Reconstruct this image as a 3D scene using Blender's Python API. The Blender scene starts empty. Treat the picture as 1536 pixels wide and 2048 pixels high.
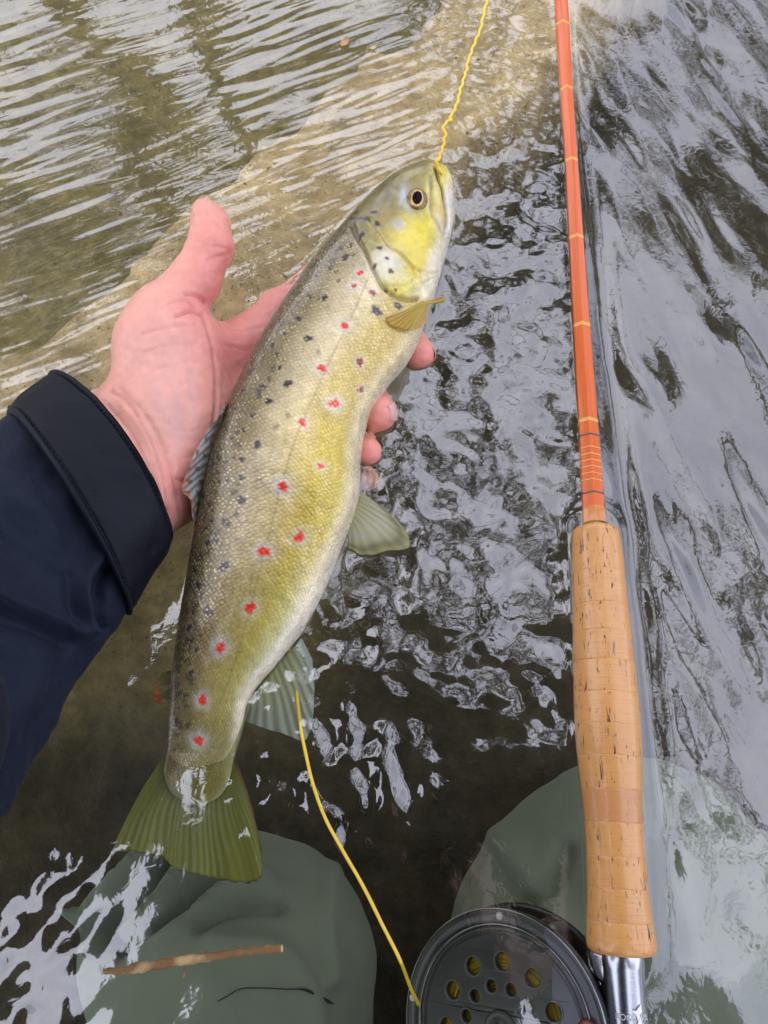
import bpy, bmesh, math, random
import numpy as np
from mathutils import Vector, Matrix, noise as mnoise

rng = np.random.default_rng(7)
random.seed(7)
SC = bpy.context.scene
COL = SC.collection

# ------------------------------------------------------------------ camera
TILT, FOC, CAMZ = math.radians(22.0), 1500.0, 0.31
cd = bpy.data.cameras.new('camera')
cam = bpy.data.objects.new('camera', cd)
COL.objects.link(cam)
cam.location = (0, 0, CAMZ)
cam.rotation_euler = (TILT, 0, 0)
cd.sensor_fit = 'VERTICAL'
cd.sensor_height = 36.0
cd.lens = FOC / 2048 * 36.0
cd.clip_start = 0.01
cd.clip_end = 400
SC.camera = cam

# ------------------------------------------------------------------ sky
SUN_EL, SUN_AZ = math.radians(58), math.radians(-28)     # azimuth measured from +y towards +x
W = bpy.data.worlds.new('World')
SC.world = W
W.use_nodes = True
nt = W.node_tree
nt.nodes.clear()
out = nt.nodes.new('ShaderNodeOutputWorld')
bg = nt.nodes.new('ShaderNodeBackground')
sky = nt.nodes.new('ShaderNodeTexSky')
sky.sky_type = 'NISHITA'
sky.sun_disc = False
sky.sun_elevation = SUN_EL
sky.sun_rotation = SUN_AZ
sky.dust_density = 4.0
tc = nt.nodes.new('ShaderNodeTexCoord')
cl = nt.nodes.new('ShaderNodeTexNoise')
cl.inputs['Scale'].default_value = 3.2
cl.inputs['Detail'].default_value = 6
cl.inputs['Roughness'].default_value = 0.55
cr = nt.nodes.new('ShaderNodeValToRGB')
cr.color_ramp.elements[0].position = 0.33
cr.color_ramp.elements[0].color = (6.2, 6.6, 8.8, 1)
cr.color_ramp.elements[1].position = 0.66
cr.color_ramp.elements[1].color = (10.9, 11.2, 13.4, 1)
mx = nt.nodes.new('ShaderNodeMix')
mx.data_type = 'RGBA'
mx.inputs[0].default_value = 0.88
nt.links.new(tc.outputs['Generated'], cl.inputs['Vector'])
nt.links.new(cl.outputs['Fac'], cr.inputs['Fac'])
nt.links.new(sky.outputs['Color'], mx.inputs[6])
nt.links.new(cr.outputs['Color'], mx.inputs[7])
nt.links.new(mx.outputs[2], bg.inputs['Color'])
bg.inputs['Strength'].default_value = 0.15
nt.links.new(bg.outputs[0], out.inputs[0])

# ------------------------------------------------------------------ soft overcast sun
sd = bpy.data.lights.new('sun', 'SUN')
sd.energy = 0.85
sd.angle = math.radians(105)
sd.color = (1.0, 0.965, 0.91)
sun = bpy.data.objects.new('sun', sd)
COL.objects.link(sun)
sdir = Vector((math.sin(SUN_AZ) * math.cos(SUN_EL), math.cos(SUN_AZ) * math.cos(SUN_EL), math.sin(SUN_EL)))
sun.rotation_euler = sdir.to_track_quat('Z', 'Y').to_euler()
sun.location = sdir * 20

vs = SC.view_settings
vs.view_transform = 'Standard'
vs.look = 'None'
vs.exposure = 0.70
vs.gamma = 1.0
SC.cycles.use_denoising = True
SC.cycles.max_bounces = 10
SC.cycles.transparent_max_bounces = 16
SC.cycles.glossy_bounces = 4
SC.cycles.diffuse_bounces = 3
SC.cycles.sample_clamp_indirect = 6.0

# ------------------------------------------------------------------ pixel <-> world
CT, ST = math.cos(TILT), math.sin(TILT)


def rays(px, py):
    px = np.asarray(px, float); py = np.asarray(py, float)
    dx = (px - 768) / FOC
    dy = -(py - 1024) / FOC
    return np.stack([dx, CT * dy + ST, ST * dy - CT], -1)


def P(px, py, z=0.0, slope=0.0):
    """point on the plane height = z + slope * y seen at a photo pixel"""
    d = rays(px, py)
    t = (z - CAMZ) / (d[..., 2] - slope * d[..., 1])
    q = d * t[..., None]
    q[..., 2] += CAMZ
    return q


def proj(v):
    v = np.asarray(v, float)
    x, y, z = v[..., 0], v[..., 1], v[..., 2] - CAMZ
    yc = CT * y + ST * z
    zc = -(-ST * y + CT * z)
    return np.stack([768 + FOC * x / zc, 1024 - FOC * yc / zc], -1)


# ------------------------------------------------------------------ mesh helpers
def mesh_obj(name, verts, faces, mat, parent=None, smooth=True, col=None, uv=None):
    verts = np.asarray(verts, np.float32)
    me = bpy.data.meshes.new(name)
    if isinstance(faces, np.ndarray):
        n, k = faces.shape
        me.vertices.add(len(verts))
        me.vertices.foreach_set('co', verts.ravel())
        me.loops.add(n * k)
        me.loops.foreach_set('vertex_index', faces.astype(np.int32).ravel())
        me.polygons.add(n)
        me.polygons.foreach_set('loop_start', np.arange(0, n * k, k, dtype=np.int32))
        me.update(calc_edges=True)
        me.validate()
    else:
        me.from_pydata([tuple(v) for v in verts], [], faces)
        me.update()
    if smooth:
        me.polygons.foreach_set('use_smooth', np.ones(len(me.polygons), bool))
    if col is not None:
        at = me.color_attributes.new('Col', 'FLOAT_COLOR', 'POINT')
        c = np.ones((len(verts), 4), np.float32)
        c[:, :col.shape[1]] = col
        at.data.foreach_set('color', c.ravel())
    if uv is not None:
        at = me.attributes.new('St', 'FLOAT_VECTOR', 'POINT')
        u3 = np.zeros((len(verts), 3), np.float32)
        u3[:, :uv.shape[1]] = uv
        at.data.foreach_set('vector', u3.ravel())
    if mat is not None:
        me.materials.append(mat)
    o = bpy.data.objects.new(name, me)
    COL.objects.link(o)
    if parent is not None:
        o.parent = parent
        if parent.parent is None:
            o.matrix_parent_inverse = Matrix.Translation(-Vector(parent.location))
    return o


def thing(name, loc, label, cat, group=None):
    o = bpy.data.objects.new(name, None)
    o.empty_display_size = 0.02
    COL.objects.link(o)
    o.location = tuple(float(c) for c in loc)
    return tag(o, label, cat, group)


def tag(o, label=None, cat=None, group=None, kind=None):
    if label: o['label'] = label
    if cat: o['category'] = cat
    if group: o['group'] = group
    if kind: o['kind'] = kind
    return o


def grid_faces(nu, nv, wrap_v=False, wrap_u=False):
    iu = np.arange(nu if wrap_u else nu - 1)
    iv = np.arange(nv if wrap_v else nv - 1)
    a, b = np.meshgrid(iu, iv, indexing='ij')
    a1, b1 = (a + 1) % nu, (b + 1) % nv
    return np.stack([a * nv + b, a1 * nv + b, a1 * nv + b1, a * nv + b1], -1).reshape(-1, 4)


def catmull(pts, n):
    p = np.asarray(pts, float)
    d = np.r_[0, np.cumsum(np.linalg.norm(np.diff(p, axis=0), axis=1) ** 0.5)]
    t = np.linspace(0, d[-1], n)
    m = np.gradient(p, d, axis=0)
    i = np.clip(np.searchsorted(d, t, 'right') - 1, 0, len(d) - 2)
    h = (d[i + 1] - d[i])[:, None]
    s = ((t - d[i])[:, None]) / h
    return ((2 * s**3 - 3 * s**2 + 1) * p[i] + (s**3 - 2 * s**2 + s) * h * m[i]
            + (-2 * s**3 + 3 * s**2) * p[i + 1] + (s**3 - s**2) * h * m[i + 1])


def tube(path, rad, ns=10, cap=True):
    """tapered tube along a path (N,3) -> verts, quad faces list"""
    path = np.asarray(path, float)
    n = len(path)
    rad = np.broadcast_to(np.asarray(rad, float), (n,))
    tg = np.gradient(path, axis=0)
    tg /= np.linalg.norm(tg, axis=1)[:, None]
    ref = np.array([0, 0, 1.0]) if abs(tg[:, 2]).max() < 0.95 else np.array([1.0, 0.13, 0])
    a = np.cross(tg, ref); a /= np.linalg.norm(a, axis=1)[:, None]
    b = np.cross(a, tg)
    ph = np.linspace(0, 2 * np.pi, ns, endpoint=False)
    v = path[:, None] + rad[:, None, None] * (a[:, None] * np.cos(ph)[None, :, None] + b[:, None] * np.sin(ph)[None, :, None])
    f = grid_faces(n, ns, wrap_v=True).tolist()
    if cap:
        f.append(list(range(ns)))
        f.append([(n - 1) * ns + k for k in range(ns)][::-1])
    return v.reshape(-1, 3), f


def merge(parts):
    V, Fc, o = [], [], 0
    for v, f in parts:
        V.append(v)
        Fc += [[i + o for i in q] for q in f]
        o += len(v)
    return np.concatenate(V), Fc


def lathe(org, ax, prof, ns=48, ref=None, seg_uv=True):
    """surface of revolution: prof = [(s, r)], returns verts, faces (np), uv in metres"""
    ax = np.asarray(ax, float); ax = ax / np.linalg.norm(ax)
    ref = np.array([0, 0, 1.0]) if ref is None else np.asarray(ref, float)
    a = np.cross(ax, ref); a /= np.linalg.norm(a)
    b = np.cross(a, ax)
    pr = np.asarray(prof, float)
    ph = np.linspace(0, 2 * np.pi, ns, endpoint=False)
    v = (np.asarray(org)[None, None] + ax * pr[:, 0, None, None]
         + pr[:, 1, None, None] * (a * np.cos(ph)[None, :, None] + b * np.sin(ph)[None, :, None]))
    rmean = pr[:, 1].max()
    uv = np.stack([np.broadcast_to(ph * rmean, v.shape[:2]), np.broadcast_to(pr[:, 0, None], v.shape[:2])], -1)
    return v.reshape(-1, 3), grid_faces(len(pr), ns, wrap_v=True), uv.reshape(-1, 2)


def polydist(q, line):
    """distance of points q (N,2 or N,3) to a polyline"""
    line = np.asarray(line, float)
    d = np.full(len(q), 1e9)
    for a, b in zip(line[:-1], line[1:]):
        ab = b - a
        t = np.clip(((q - a) @ ab) / (ab @ ab + 1e-12), 0, 1)
        d = np.minimum(d, np.linalg.norm(q - (a + t[:, None] * ab), axis=1))
    return d


def sstep(a, b, x):
    t = np.clip((x - a) / (b - a), 0, 1)
    return t * t * (3 - 2 * t)


def surfnet(prims, res, pad=0.006):
    """smooth union of tapered capsules / ellipsoids meshed by surface nets.
    prim: ('c', a, b, ra, rb, k) or ('e', centre, radii, rot3x3 or None, k)"""
    lo = np.full(3, 1e9); hi = -lo
    for p in prims:
        if p[0] == 'c':
            for q, r in ((p[1], p[3]), (p[2], p[4])):
                lo = np.minimum(lo, np.asarray(q) - r); hi = np.maximum(hi, np.asarray(q) + r)
        else:
            r = max(p[2]); lo = np.minimum(lo, np.asarray(p[1]) - r); hi = np.maximum(hi, np.asarray(p[1]) + r)
    lo -= pad; hi += pad
    n = np.ceil((hi - lo) / res).astype(int) + 1
    axs = [(lo[i] + np.arange(n[i]) * res).astype(np.float32) for i in range(3)]
    D = np.full(n, 0.03, np.float32)
    for p in prims:
        k = p[-1]
        m = k + 3 * res
        if p[0] == 'c':
            a, b = np.asarray(p[1], float), np.asarray(p[2], float)
            r = max(p[3], p[4]); l = np.minimum(a, b) - r - m; h = np.maximum(a, b) + r + m
        else:
            c = np.asarray(p[1], float); r = max(p[2]); l, h = c - r - m, c + r + m
        i0 = np.clip(((l - lo) / res).astype(int), 0, n - 1); i1 = np.clip(((h - lo) / res).astype(int) + 2, 1, n)
        sl = tuple(slice(i0[i], i1[i]) for i in range(3))
        X, Y, Z = np.meshgrid(axs[0][sl[0]], axs[1][sl[1]], axs[2][sl[2]], indexing='ij')
        if p[0] == 'c':
            ab = b - a
            L = ab @ ab + 1e-12
            t = np.clip(((X - a[0]) * ab[0] + (Y - a[1]) * ab[1] + (Z - a[2]) * ab[2]) / L, 0, 1)
            d = np.sqrt((X - a[0] - t * ab[0])**2 + (Y - a[1] - t * ab[1])**2 + (Z - a[2] - t * ab[2])**2) - (p[3] + t * (p[4] - p[3]))
        else:
            q = np.stack([X - c[0], Y - c[1], Z - c[2]], -1)
            if p[3] is not None:
                q = q @ np.asarray(p[3], np.float32)
            rr = np.asarray(p[2], np.float32)
            k0 = np.linalg.norm(q / rr, axis=-1); k1 = np.linalg.norm(q / rr**2, axis=-1)
            d = np.where(k1 > 1e-6, k0 * (k0 - 1) / np.maximum(k1, 1e-6), -rr.min())
        cur = D[sl]
        hh = np.clip(0.5 + 0.5 * (cur - d) / k, 0, 1)
        D[sl] = cur + (d - cur) * hh - k * hh * (1 - hh)
    S = D < 0
    c8 = [S[i:n[0] - 1 + i, j:n[1] - 1 + j, k:n[2] - 1 + k] for i in (0, 1) for j in (0, 1) for k in (0, 1)]
    cnt = sum(c.astype(np.int8) for c in c8)
    act = (cnt > 0) & (cnt < 8)
    ci = np.argwhere(act)
    idx = np.full(act.shape, -1, np.int64)
    idx[act] = np.arange(len(ci))
    acc = np.zeros((len(ci), 3)); num = np.zeros(len(ci))
    corners = [(i, j, k) for i in (0, 1) for j in (0, 1) for k in (0, 1)]
    for A in corners:
        for ax in range(3):
            if A[ax] == 0:
                B = list(A); B[ax] = 1
                da = D[tuple((ci + A).T)]; db = D[tuple((ci + B).T)]
                cross = (da < 0) != (db < 0)
                t = da / np.where(cross, da - db, 1)
                pt = np.broadcast_to(np.array(A, float), (len(ci), 3)).copy()
                pt[:, ax] = t
                acc[cross] += pt[cross]; num[cross] += 1
    V = lo + (ci + acc / num[:, None]) * res
    F = []
    for ax in range(3):
        sl0 = [slice(None)] * 3; sl1 = [slice(None)] * 3
        sl0[ax] = slice(0, -1); sl1[ax] = slice(1, None)
        ch = S[tuple(sl0)] != S[tuple(sl1)]
        e = np.argwhere(ch)
        o1, o2 = [(1, 2), (2, 0), (0, 1)][ax]
        ok = (e[:, o1] > 0) & (e[:, o2] > 0) & (e[:, o1] < n[o1] - 1) & (e[:, o2] < n[o2] - 1)
        e = e[ok]
        inside = S[tuple(e.T)]
        def at(da, db):
            q = e.copy(); q[:, o1] += da; q[:, o2] += db
            return idx[tuple(q.T)]
        quad = np.stack([at(-1, -1), at(0, -1), at(0, 0), at(-1, 0)], -1)
        quad[~inside] = quad[~inside][:, ::-1]
        F.append(quad)
    F = np.concatenate(F)
    return V, F


def relax(V, F, it=2, w=0.5):
    a = np.concatenate([F[:, 0], F[:, 1], F[:, 2], F[:, 3]]); b = np.concatenate([F[:, 1], F[:, 2], F[:, 3], F[:, 0]])
    for _ in range(it):
        s = np.zeros_like(V); c = np.zeros(len(V))
        for i in range(3):
            s[:, i] = np.bincount(a, V[b, i], len(V)) + np.bincount(b, V[a, i], len(V))
        c = np.bincount(a, minlength=len(V)) + np.bincount(b, minlength=len(V))
        V = V * (1 - w) + w * s / c[:, None]
    return V


def vnormals(V, F):
    fn = np.cross(V[F[:, 2]] - V[F[:, 0]], V[F[:, 3]] - V[F[:, 1]])
    N = np.zeros_like(V)
    for k in range(4):
        for i in range(3):
            N[:, i] += np.bincount(F[:, k], fn[:, i], len(V))
    return N / (np.linalg.norm(N, axis=1)[:, None] + 1e-12)


def fbm(v, scale, oct=3, seed=0.0):
    """cheap value fbm for numpy points, sum of rotated sines"""
    r = np.random.default_rng(int(seed * 1000) + 11)
    o = np.zeros(len(v)); amp = 1.0; f = scale
    for _ in range(oct):
        for _ in range(4):
            d = r.normal(size=3); d /= np.linalg.norm(d)
            o += amp * np.sin(v @ d * f * 6.283 + r.uniform(0, 6.28) + 1.7 * np.sin(v @ r.normal(size=3) * f * 2.1)) / 4
        amp *= 0.5; f *= 2.1
    return o


# ------------------------------------------------------------------ materials
class NT:
    def __init__(s, name):
        s.m = bpy.data.materials.new(name); s.m.use_nodes = True
        s.t = s.m.node_tree; s.t.nodes.clear()
        s.out = s.t.nodes.new('ShaderNodeOutputMaterial')

    def n(s, typ, **kw):
        nd = s.t.nodes.new('ShaderNode' + typ)
        for k, v in kw.items():
            if k.startswith('i_'):
                key = k[2:].replace('_', ' ')
                nd.inputs[int(key) if key.isdigit() else key].default_value = v
            else:
                setattr(nd, k, v)
        return nd

    def l(s, a, b):
        s.t.links.new(a, b)

    def math(s, op, a, b=None, clamp=False):
        nd = s.n('Math', operation=op); nd.use_clamp = clamp
        for i, x in enumerate((a, b)):
            if x is None: continue
            if isinstance(x, (int, float)): nd.inputs[i].default_value = x
            else: s.l(x, nd.inputs[i])
        return nd.outputs[0]

    def mix(s, f, a, b, mode='MIX'):
        nd = s.n('Mix', data_type='RGBA', blend_type=mode)
        for i, x in ((0, f), (6, a), (7, b)):
            if isinstance(x, (int, float)): nd.inputs[i].default_value = x
            elif isinstance(x, tuple): nd.inputs[i].default_value = (*x[:3], 1)
            else: s.l(x, nd.inputs[i])
        return nd.outputs[2]

    def ramp(s, f, stops):
        nd = s.n('ValToRGB')
        e = nd.color_ramp.elements
        while len(e) < len(stops): e.new(0.5)
        for k, (p, c) in zip(e, stops):
            k.position = p; k.color = (*c, 1) if len(c) == 3 else c
        s.l(f, nd.inputs[0])
        return nd.outputs[0]

    def coords(s, kind='Object', scale=(1, 1, 1), rot=(0, 0, 0), attr=None):
        if attr:
            o = s.n('Attribute', attribute_name=attr).outputs['Vector']
        else:
            o = s.n('TexCoord').outputs[kind]
        mp = s.n('Mapping')
        mp.inputs['Scale'].default_value = scale
        mp.inputs['Rotation'].default_value = rot
        s.l(o, mp.inputs[0])
        return mp.outputs[0]

    def noise(s, vec, scale=5, detail=3, rough=0.5, dist=0.0):
        nd = s.n('TexNoise', i_Scale=scale, i_Detail=detail, i_Roughness=rough, i_Distortion=dist)
        s.l(vec, nd.inputs['Vector'])
        return nd.outputs['Fac']

    def bump(s, h, strength=0.3, dist=0.001, nrm=None):
        nd = s.n('Bump', i_Strength=strength, i_Distance=dist)
        s.l(h, nd.inputs['Height'])
        if nrm is not None: s.l(nrm, nd.inputs['Normal'])
        return nd.outputs[0]

    def bsdf(s, col, rough=0.5, metal=0.0, nrm=None, coat=0.0, coat_rough=0.1, spec=0.5, sss=0.0, sss_r=(0.004, 0.0015, 0.0008), sheen=0.0, link=True, trans=0.0, ior=1.45):
        b = s.n('BsdfPrincipled')
        def put(key, v):
            if isinstance(v, (int, float)): b.inputs[key].default_value = v
            elif isinstance(v, tuple): b.inputs[key].default_value = (*v[:3], 1) if len(b.inputs[key].default_value) == 4 else v
            else: s.l(v, b.inputs[key])
        put('Base Color', col); put('Roughness', rough); put('Metallic', metal)
        put('Coat Weight', coat); put('Coat Roughness', coat_rough); put('Specular IOR Level', spec)
        put('IOR', ior)
        if sss:
            put('Subsurface Weight', sss); b.inputs['Subsurface Radius'].default_value = sss_r; b.inputs['Subsurface Scale'].default_value = 1.0
        if sheen: put('Sheen Weight', sheen)
        if trans: put('Transmission Weight', trans)
        if nrm is not None: s.l(nrm, b.inputs['Normal'])
        if link: s.l(b.outputs[0], s.out.inputs[0])
        return b.outputs[0]


def simple(name, col, rough=0.5, metal=0.0, coat=0.0, nscale=60, namp=0.25, bump=0.15, spec=0.5):
    t = NT(name)
    v = t.coords()
    f = t.noise(v, nscale, 5, 0.6)
    c = t.mix(f, tuple(x * (1 - namp) for x in col), tuple(min(1, x * (1 + namp)) for x in col))
    r = t.math('ADD', t.math('MULTIPLY', f, 0.25), max(0.02, rough - 0.12))
    t.bsdf(c, r, metal, t.bump(f, bump, 0.0006), coat, spec=spec)
    return t.m


M = {}
# fish skin: vertex albedo + scale relief
t = NT('trout_skin')
vc = t.n('Attribute', attribute_name='Col')
st = t.coords(attr='St', scale=(1 / 0.00150, 1 / 0.00125, 1), rot=(0, 0, math.radians(45)))
vo = t.n('TexVoronoi', voronoi_dimensions='2D', feature='F1', i_Scale=1.0, i_Randomness=0.5)
t.l(st, vo.inputs['Vector'])
ed = t.n('TexVoronoi', voronoi_dimensions='2D', feature='DISTANCE_TO_EDGE', i_Scale=1.0, i_Randomness=0.5)
t.l(st, ed.inputs['Vector'])
edge = t.math('MULTIPLY', t.math('SUBTRACT', 0.16, ed.outputs['Distance'], True), 5.5, True)
msk = vc.outputs['Alpha']
edge_m = t.math('MULTIPLY', edge, msk)
cell = t.n('SeparateColor'); t.l(vo.outputs['Color'], cell.inputs[0])
glint = t.math('MULTIPLY', t.math('MULTIPLY', t.math('GREATER_THAN', cell.outputs[0], 0.55), t.math('MULTIPLY', t.math('SUBTRACT', 0.34, vo.outputs['Distance'], True), 8.0, True)), msk)
c1 = t.mix(t.math('MULTIPLY', edge_m, 0.24), vc.outputs['Color'], (0.10, 0.085, 0.045))
inner = t.math('MULTIPLY', t.math('SUBTRACT', 1.0, t.math('MULTIPLY', vo.outputs['Distance'], 1.9), True), msk)
c1 = t.mix(t.math('MULTIPLY', inner, 0.12), c1, (0.75, 0.70, 0.52), 'SCREEN')
tone = t.math('ADD', 0.93, t.math('MULTIPLY', cell.outputs[1], 0.14))
tn = t.n('CombineColor'); [t.l(tone, tn.inputs[i]) for i in range(3)]
c1 = t.mix(t.math('MULTIPLY', msk, 1.0), c1, t.mix(1.0, c1, tn.outputs[0], 'MULTIPLY'))
gn = t.noise(t.coords(), 120, 3, 0.6)
c1 = t.mix(t.math('MULTIPLY', glint, t.math('MULTIPLY', t.math('SUBTRACT', gn, 0.36), 2.6, True)), c1, (0.60, 0.50, 0.27))
hgt = t.math('MULTIPLY', t.math('SUBTRACT', 1.0, t.math('POWER', vo.outputs['Distance'], 2.0)), msk)
fine = t.noise(t.coords(), 900, 3)
mot = t.noise(t.coords(), 330, 5, 0.7)
c1 = t.mix(0.38, c1, t.mix(1.0, c1, t.ramp(mot, [(0.3, (0.66, 0.64, 0.56)), (0.65, (1.4, 1.38, 1.3))]), 'MULTIPLY'))
b0 = t.bump(fine, 0.06, 0.0004)
bm_ = t.bump(hgt, 0.55, 0.00035, b0)
rgh = t.math('ADD', 0.26, t.math('MULTIPLY', cell.outputs[2], 0.16))
met = t.math('ADD', t.math('MULTIPLY', msk, 0.28), t.math('MULTIPLY', glint, 0.3))
t.bsdf(c1, rgh, met, bm_, 0.6, 0.14, spec=0.5)
M['fish'] = t.m


def fin_mat(name, thick=0.25):
    t = NT(name)
    vc = t.n('Attribute', attribute_name='Col')
    v = t.coords(scale=(1, 1, 1))
    f = t.noise(v, 500, 4)
    c = t.mix(0.5, vc.outputs['Color'], t.mix(f, (0.6, 0.6, 0.6), (1.2, 1.2, 1.2)), 'MULTIPLY')
    c = t.mix(0.6, vc.outputs['Color'], c)
    b = t.bsdf(c, 0.3, 0.0, t.bump(f, 0.1, 0.0003), 0.3, 0.1, link=False)
    tl = t.n('BsdfTranslucent'); t.l(vc.outputs['Color'], tl.inputs[0])
    ms = t.n('MixShader', i_0=thick); t.l(b, ms.inputs[1]); t.l(tl.outputs[0], ms.inputs[2])
    tr = t.n('BsdfTransparent'); tr.inputs[0].default_value = (1, 1, 1, 1)
    m2 = t.n('MixShader'); t.l(vc.outputs['Alpha'], m2.inputs[0]); t.l(tr.outputs[0], m2.inputs[1]); t.l(ms.outputs[0], m2.inputs[2])
    t.l(m2.outputs[0], t.out.inputs[0])
    return t.m


M['fin'] = fin_mat('fin_membrane')
t = NT('eye_iris')
t.bsdf(t.mix(t.noise(t.coords(), 700, 4), (0.10, 0.065, 0.02), (0.30, 0.20, 0.06)), 0.25, 0.3, coat=0.4, coat_rough=0.05)
M['iris'] = t.m
M['pupil'] = simple('eye_pupil', (0.002, 0.002, 0.003), 0.25, 0, 0.04, 300, 0.1, 0.0, spec=0.08)
M['ring'] = simple('eye_gold_ring', (0.55, 0.33, 0.12), 0.3, 0.4, 0.3, 500, 0.2, 0.05)

# human skin
t = NT('skin')
vc = t.n('Attribute', attribute_name='Col')
v = t.coords()
f1 = t.noise(v, 140, 5, 0.65); f2 = t.noise(v, 1500, 3)
vo = t.n('TexVoronoi', feature='DISTANCE_TO_EDGE', i_Scale=850.0); t.l(v, vo.inputs['Vector'])
c = t.mix(t.math('MULTIPLY', f1, 0.35), vc.outputs['Color'], t.mix(1.0, vc.outputs['Color'], (0.90, 0.62, 0.58), 'MULTIPLY'))
c = t.mix(t.math('MULTIPLY', f2, 0.12), c, (0.80, 0.62, 0.55))
h = t.math('ADD', t.math('MULTIPLY', vo.outputs['Distance'], 0.5), t.math('MULTIPLY', f2, 0.6))
t.bsdf(c, 0.42, 0, t.bump(h, 0.30, 0.0005, t.bump(f1, 0.22, 0.0012)), 0.12, 0.25, spec=0.5, sss=0.2)
M['skin'] = t.m
M['nail'] = simple('fingernail', (0.62, 0.36, 0.31), 0.28, 0, 0.35, 200, 0.08, 0.02)


def cloth(name, col, col2, scale, rough=0.8, bump=0.35, sheen=0.1, attr=None, ang=45, spec=0.3, coat=0.0):
    t = NT(name)
    v = t.coords(attr=attr) if attr else t.coords()
    w1 = t.n('TexWave', wave_type='BANDS', bands_direction='DIAGONAL', i_Scale=scale, i_Distortion=0.6, i_Detail=1.0)
    t.l(v, w1.inputs['Vector'])
    big = t.noise(t.coords(), 28, 5, 0.6)
    thr = t.noise(t.coords(scale=(1, 1, 1)), 900, 2)
    c = t.mix(big, col, col2)
    c = t.mix(t.math('MULTIPLY', w1.outputs['Fac'], 0.12), c, tuple(min(1, x * 1.7) for x in col2))
    h = t.math('ADD', w1.outputs['Fac'], t.math('MULTIPLY', thr, 0.7))
    t.bsdf(c, rough, 0, t.bump(h, bump, 0.00025, t.bump(big, 0.25, 0.002)), coat, 0.4, spec=spec, sheen=sheen)
    return t.m


M['navy'] = cloth('navy_sleeve_cloth', (0.0036, 0.0062, 0.0150), (0.0082, 0.0138, 0.031), 330, 0.7, 0.18, 0.02, spec=0.25, attr='St')
M['cuff'] = cloth('black_cuff_cloth', (0.0032, 0.004, 0.008), (0.0065, 0.008, 0.014), 360, 0.55, 0.10, 0.0, spec=0.22, attr='St')
M['stitch'] = cloth('black_stitch', (0.004, 0.005, 0.009), (0.007, 0.008, 0.013), 900, 0.7)
M['lining'] = cloth('pale_blue_lining', (0.20, 0.24, 0.36), (0.34, 0.38, 0.50), 700, 0.9)
t = NT('green_grey_wader_cloth')
f = t.noise(t.coords(), 26, 5, 0.6); g = t.noise(t.coords(), 900, 3)
c = t.mix(f, (0.150, 0.170, 0.140), (0.200, 0.220, 0.180))
t.bsdf(t.mix(t.math('MULTIPLY', g, 0.2), c, (0.24, 0.27, 0.22)), 0.9, 0, t.bump(g, 0.25, 0.0004, t.bump(f, 0.3, 0.003)), spec=0.2, sheen=0.1)
M['wader'] = t.m
M['thread'] = simple('dark_seam_thread', (0.02, 0.02, 0.018), 0.8)
M['cap'] = cloth('dark_cap_cloth', (0.02, 0.022, 0.02), (0.03, 0.032, 0.03), 300)
M['phone'] = simple('phone_body', (0.01, 0.01, 0.012), 0.2, 0.3, 0.6, 30, 0.05, 0.0)
M['phone_screen'] = simple('phone_screen', (0.02, 0.025, 0.03), 0.08, 0.0, 1.0, 30, 0.05, 0.0)
M['lens'] = simple('phone_lens', (0.006, 0.006, 0.01), 0.05, 0.0, 1.0, 30, 0.05, 0.0)

# rod
t = NT('varnished_cane')
s_ = t.coords(attr='St', scale=(1, 1, 1))
fib = t.noise(t.coords(attr='St', scale=(900, 14, 1)), 1.0, 4, 0.6)
big = t.noise(t.coords(attr='St', scale=(60, 30, 1)), 1.0, 3)
c = t.mix(fib, (0.46, 0.042, 0.001), (0.76, 0.125, 0.002))
c = t.mix(t.math('MULTIPLY', big, 0.30), c, (0.74, 0.22, 0.015))
t.bsdf(c, 0.35, 0, t.bump(fib, 0.08, 0.0003), 0.4, 0.08)
M['cane'] = t.m


def wrap_mat(name, a, b):
    t = NT(name)
    th = t.n('TexWave', bands_direction='Y', i_Scale=900.0); t.l(t.coords(attr='St'), th.inputs['Vector'])
    t.bsdf(t.mix(th.outputs['Fac'], a, b), 0.3, 0, t.bump(th.outputs['Fac'], 0.2, 0.0002), 1.0, 0.06)
    return t.m


M['wrap_y'] = wrap_mat('yellow_silk_wrap', (0.62, 0.24, 0.015), (0.80, 0.38, 0.03))
M['wrap_a'] = wrap_mat('amber_silk_wrap', (0.50, 0.15, 0.012), (0.68, 0.24, 0.02))
M['wrap_k'] = wrap_mat('black_silk_wrap', (0.02, 0.012, 0.01), (0.06, 0.03, 0.02))
M['brass'] = simple('brass_check', (0.55, 0.36, 0.08), 0.3, 0.9, 0.2, 200, 0.3, 0.1)


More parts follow.
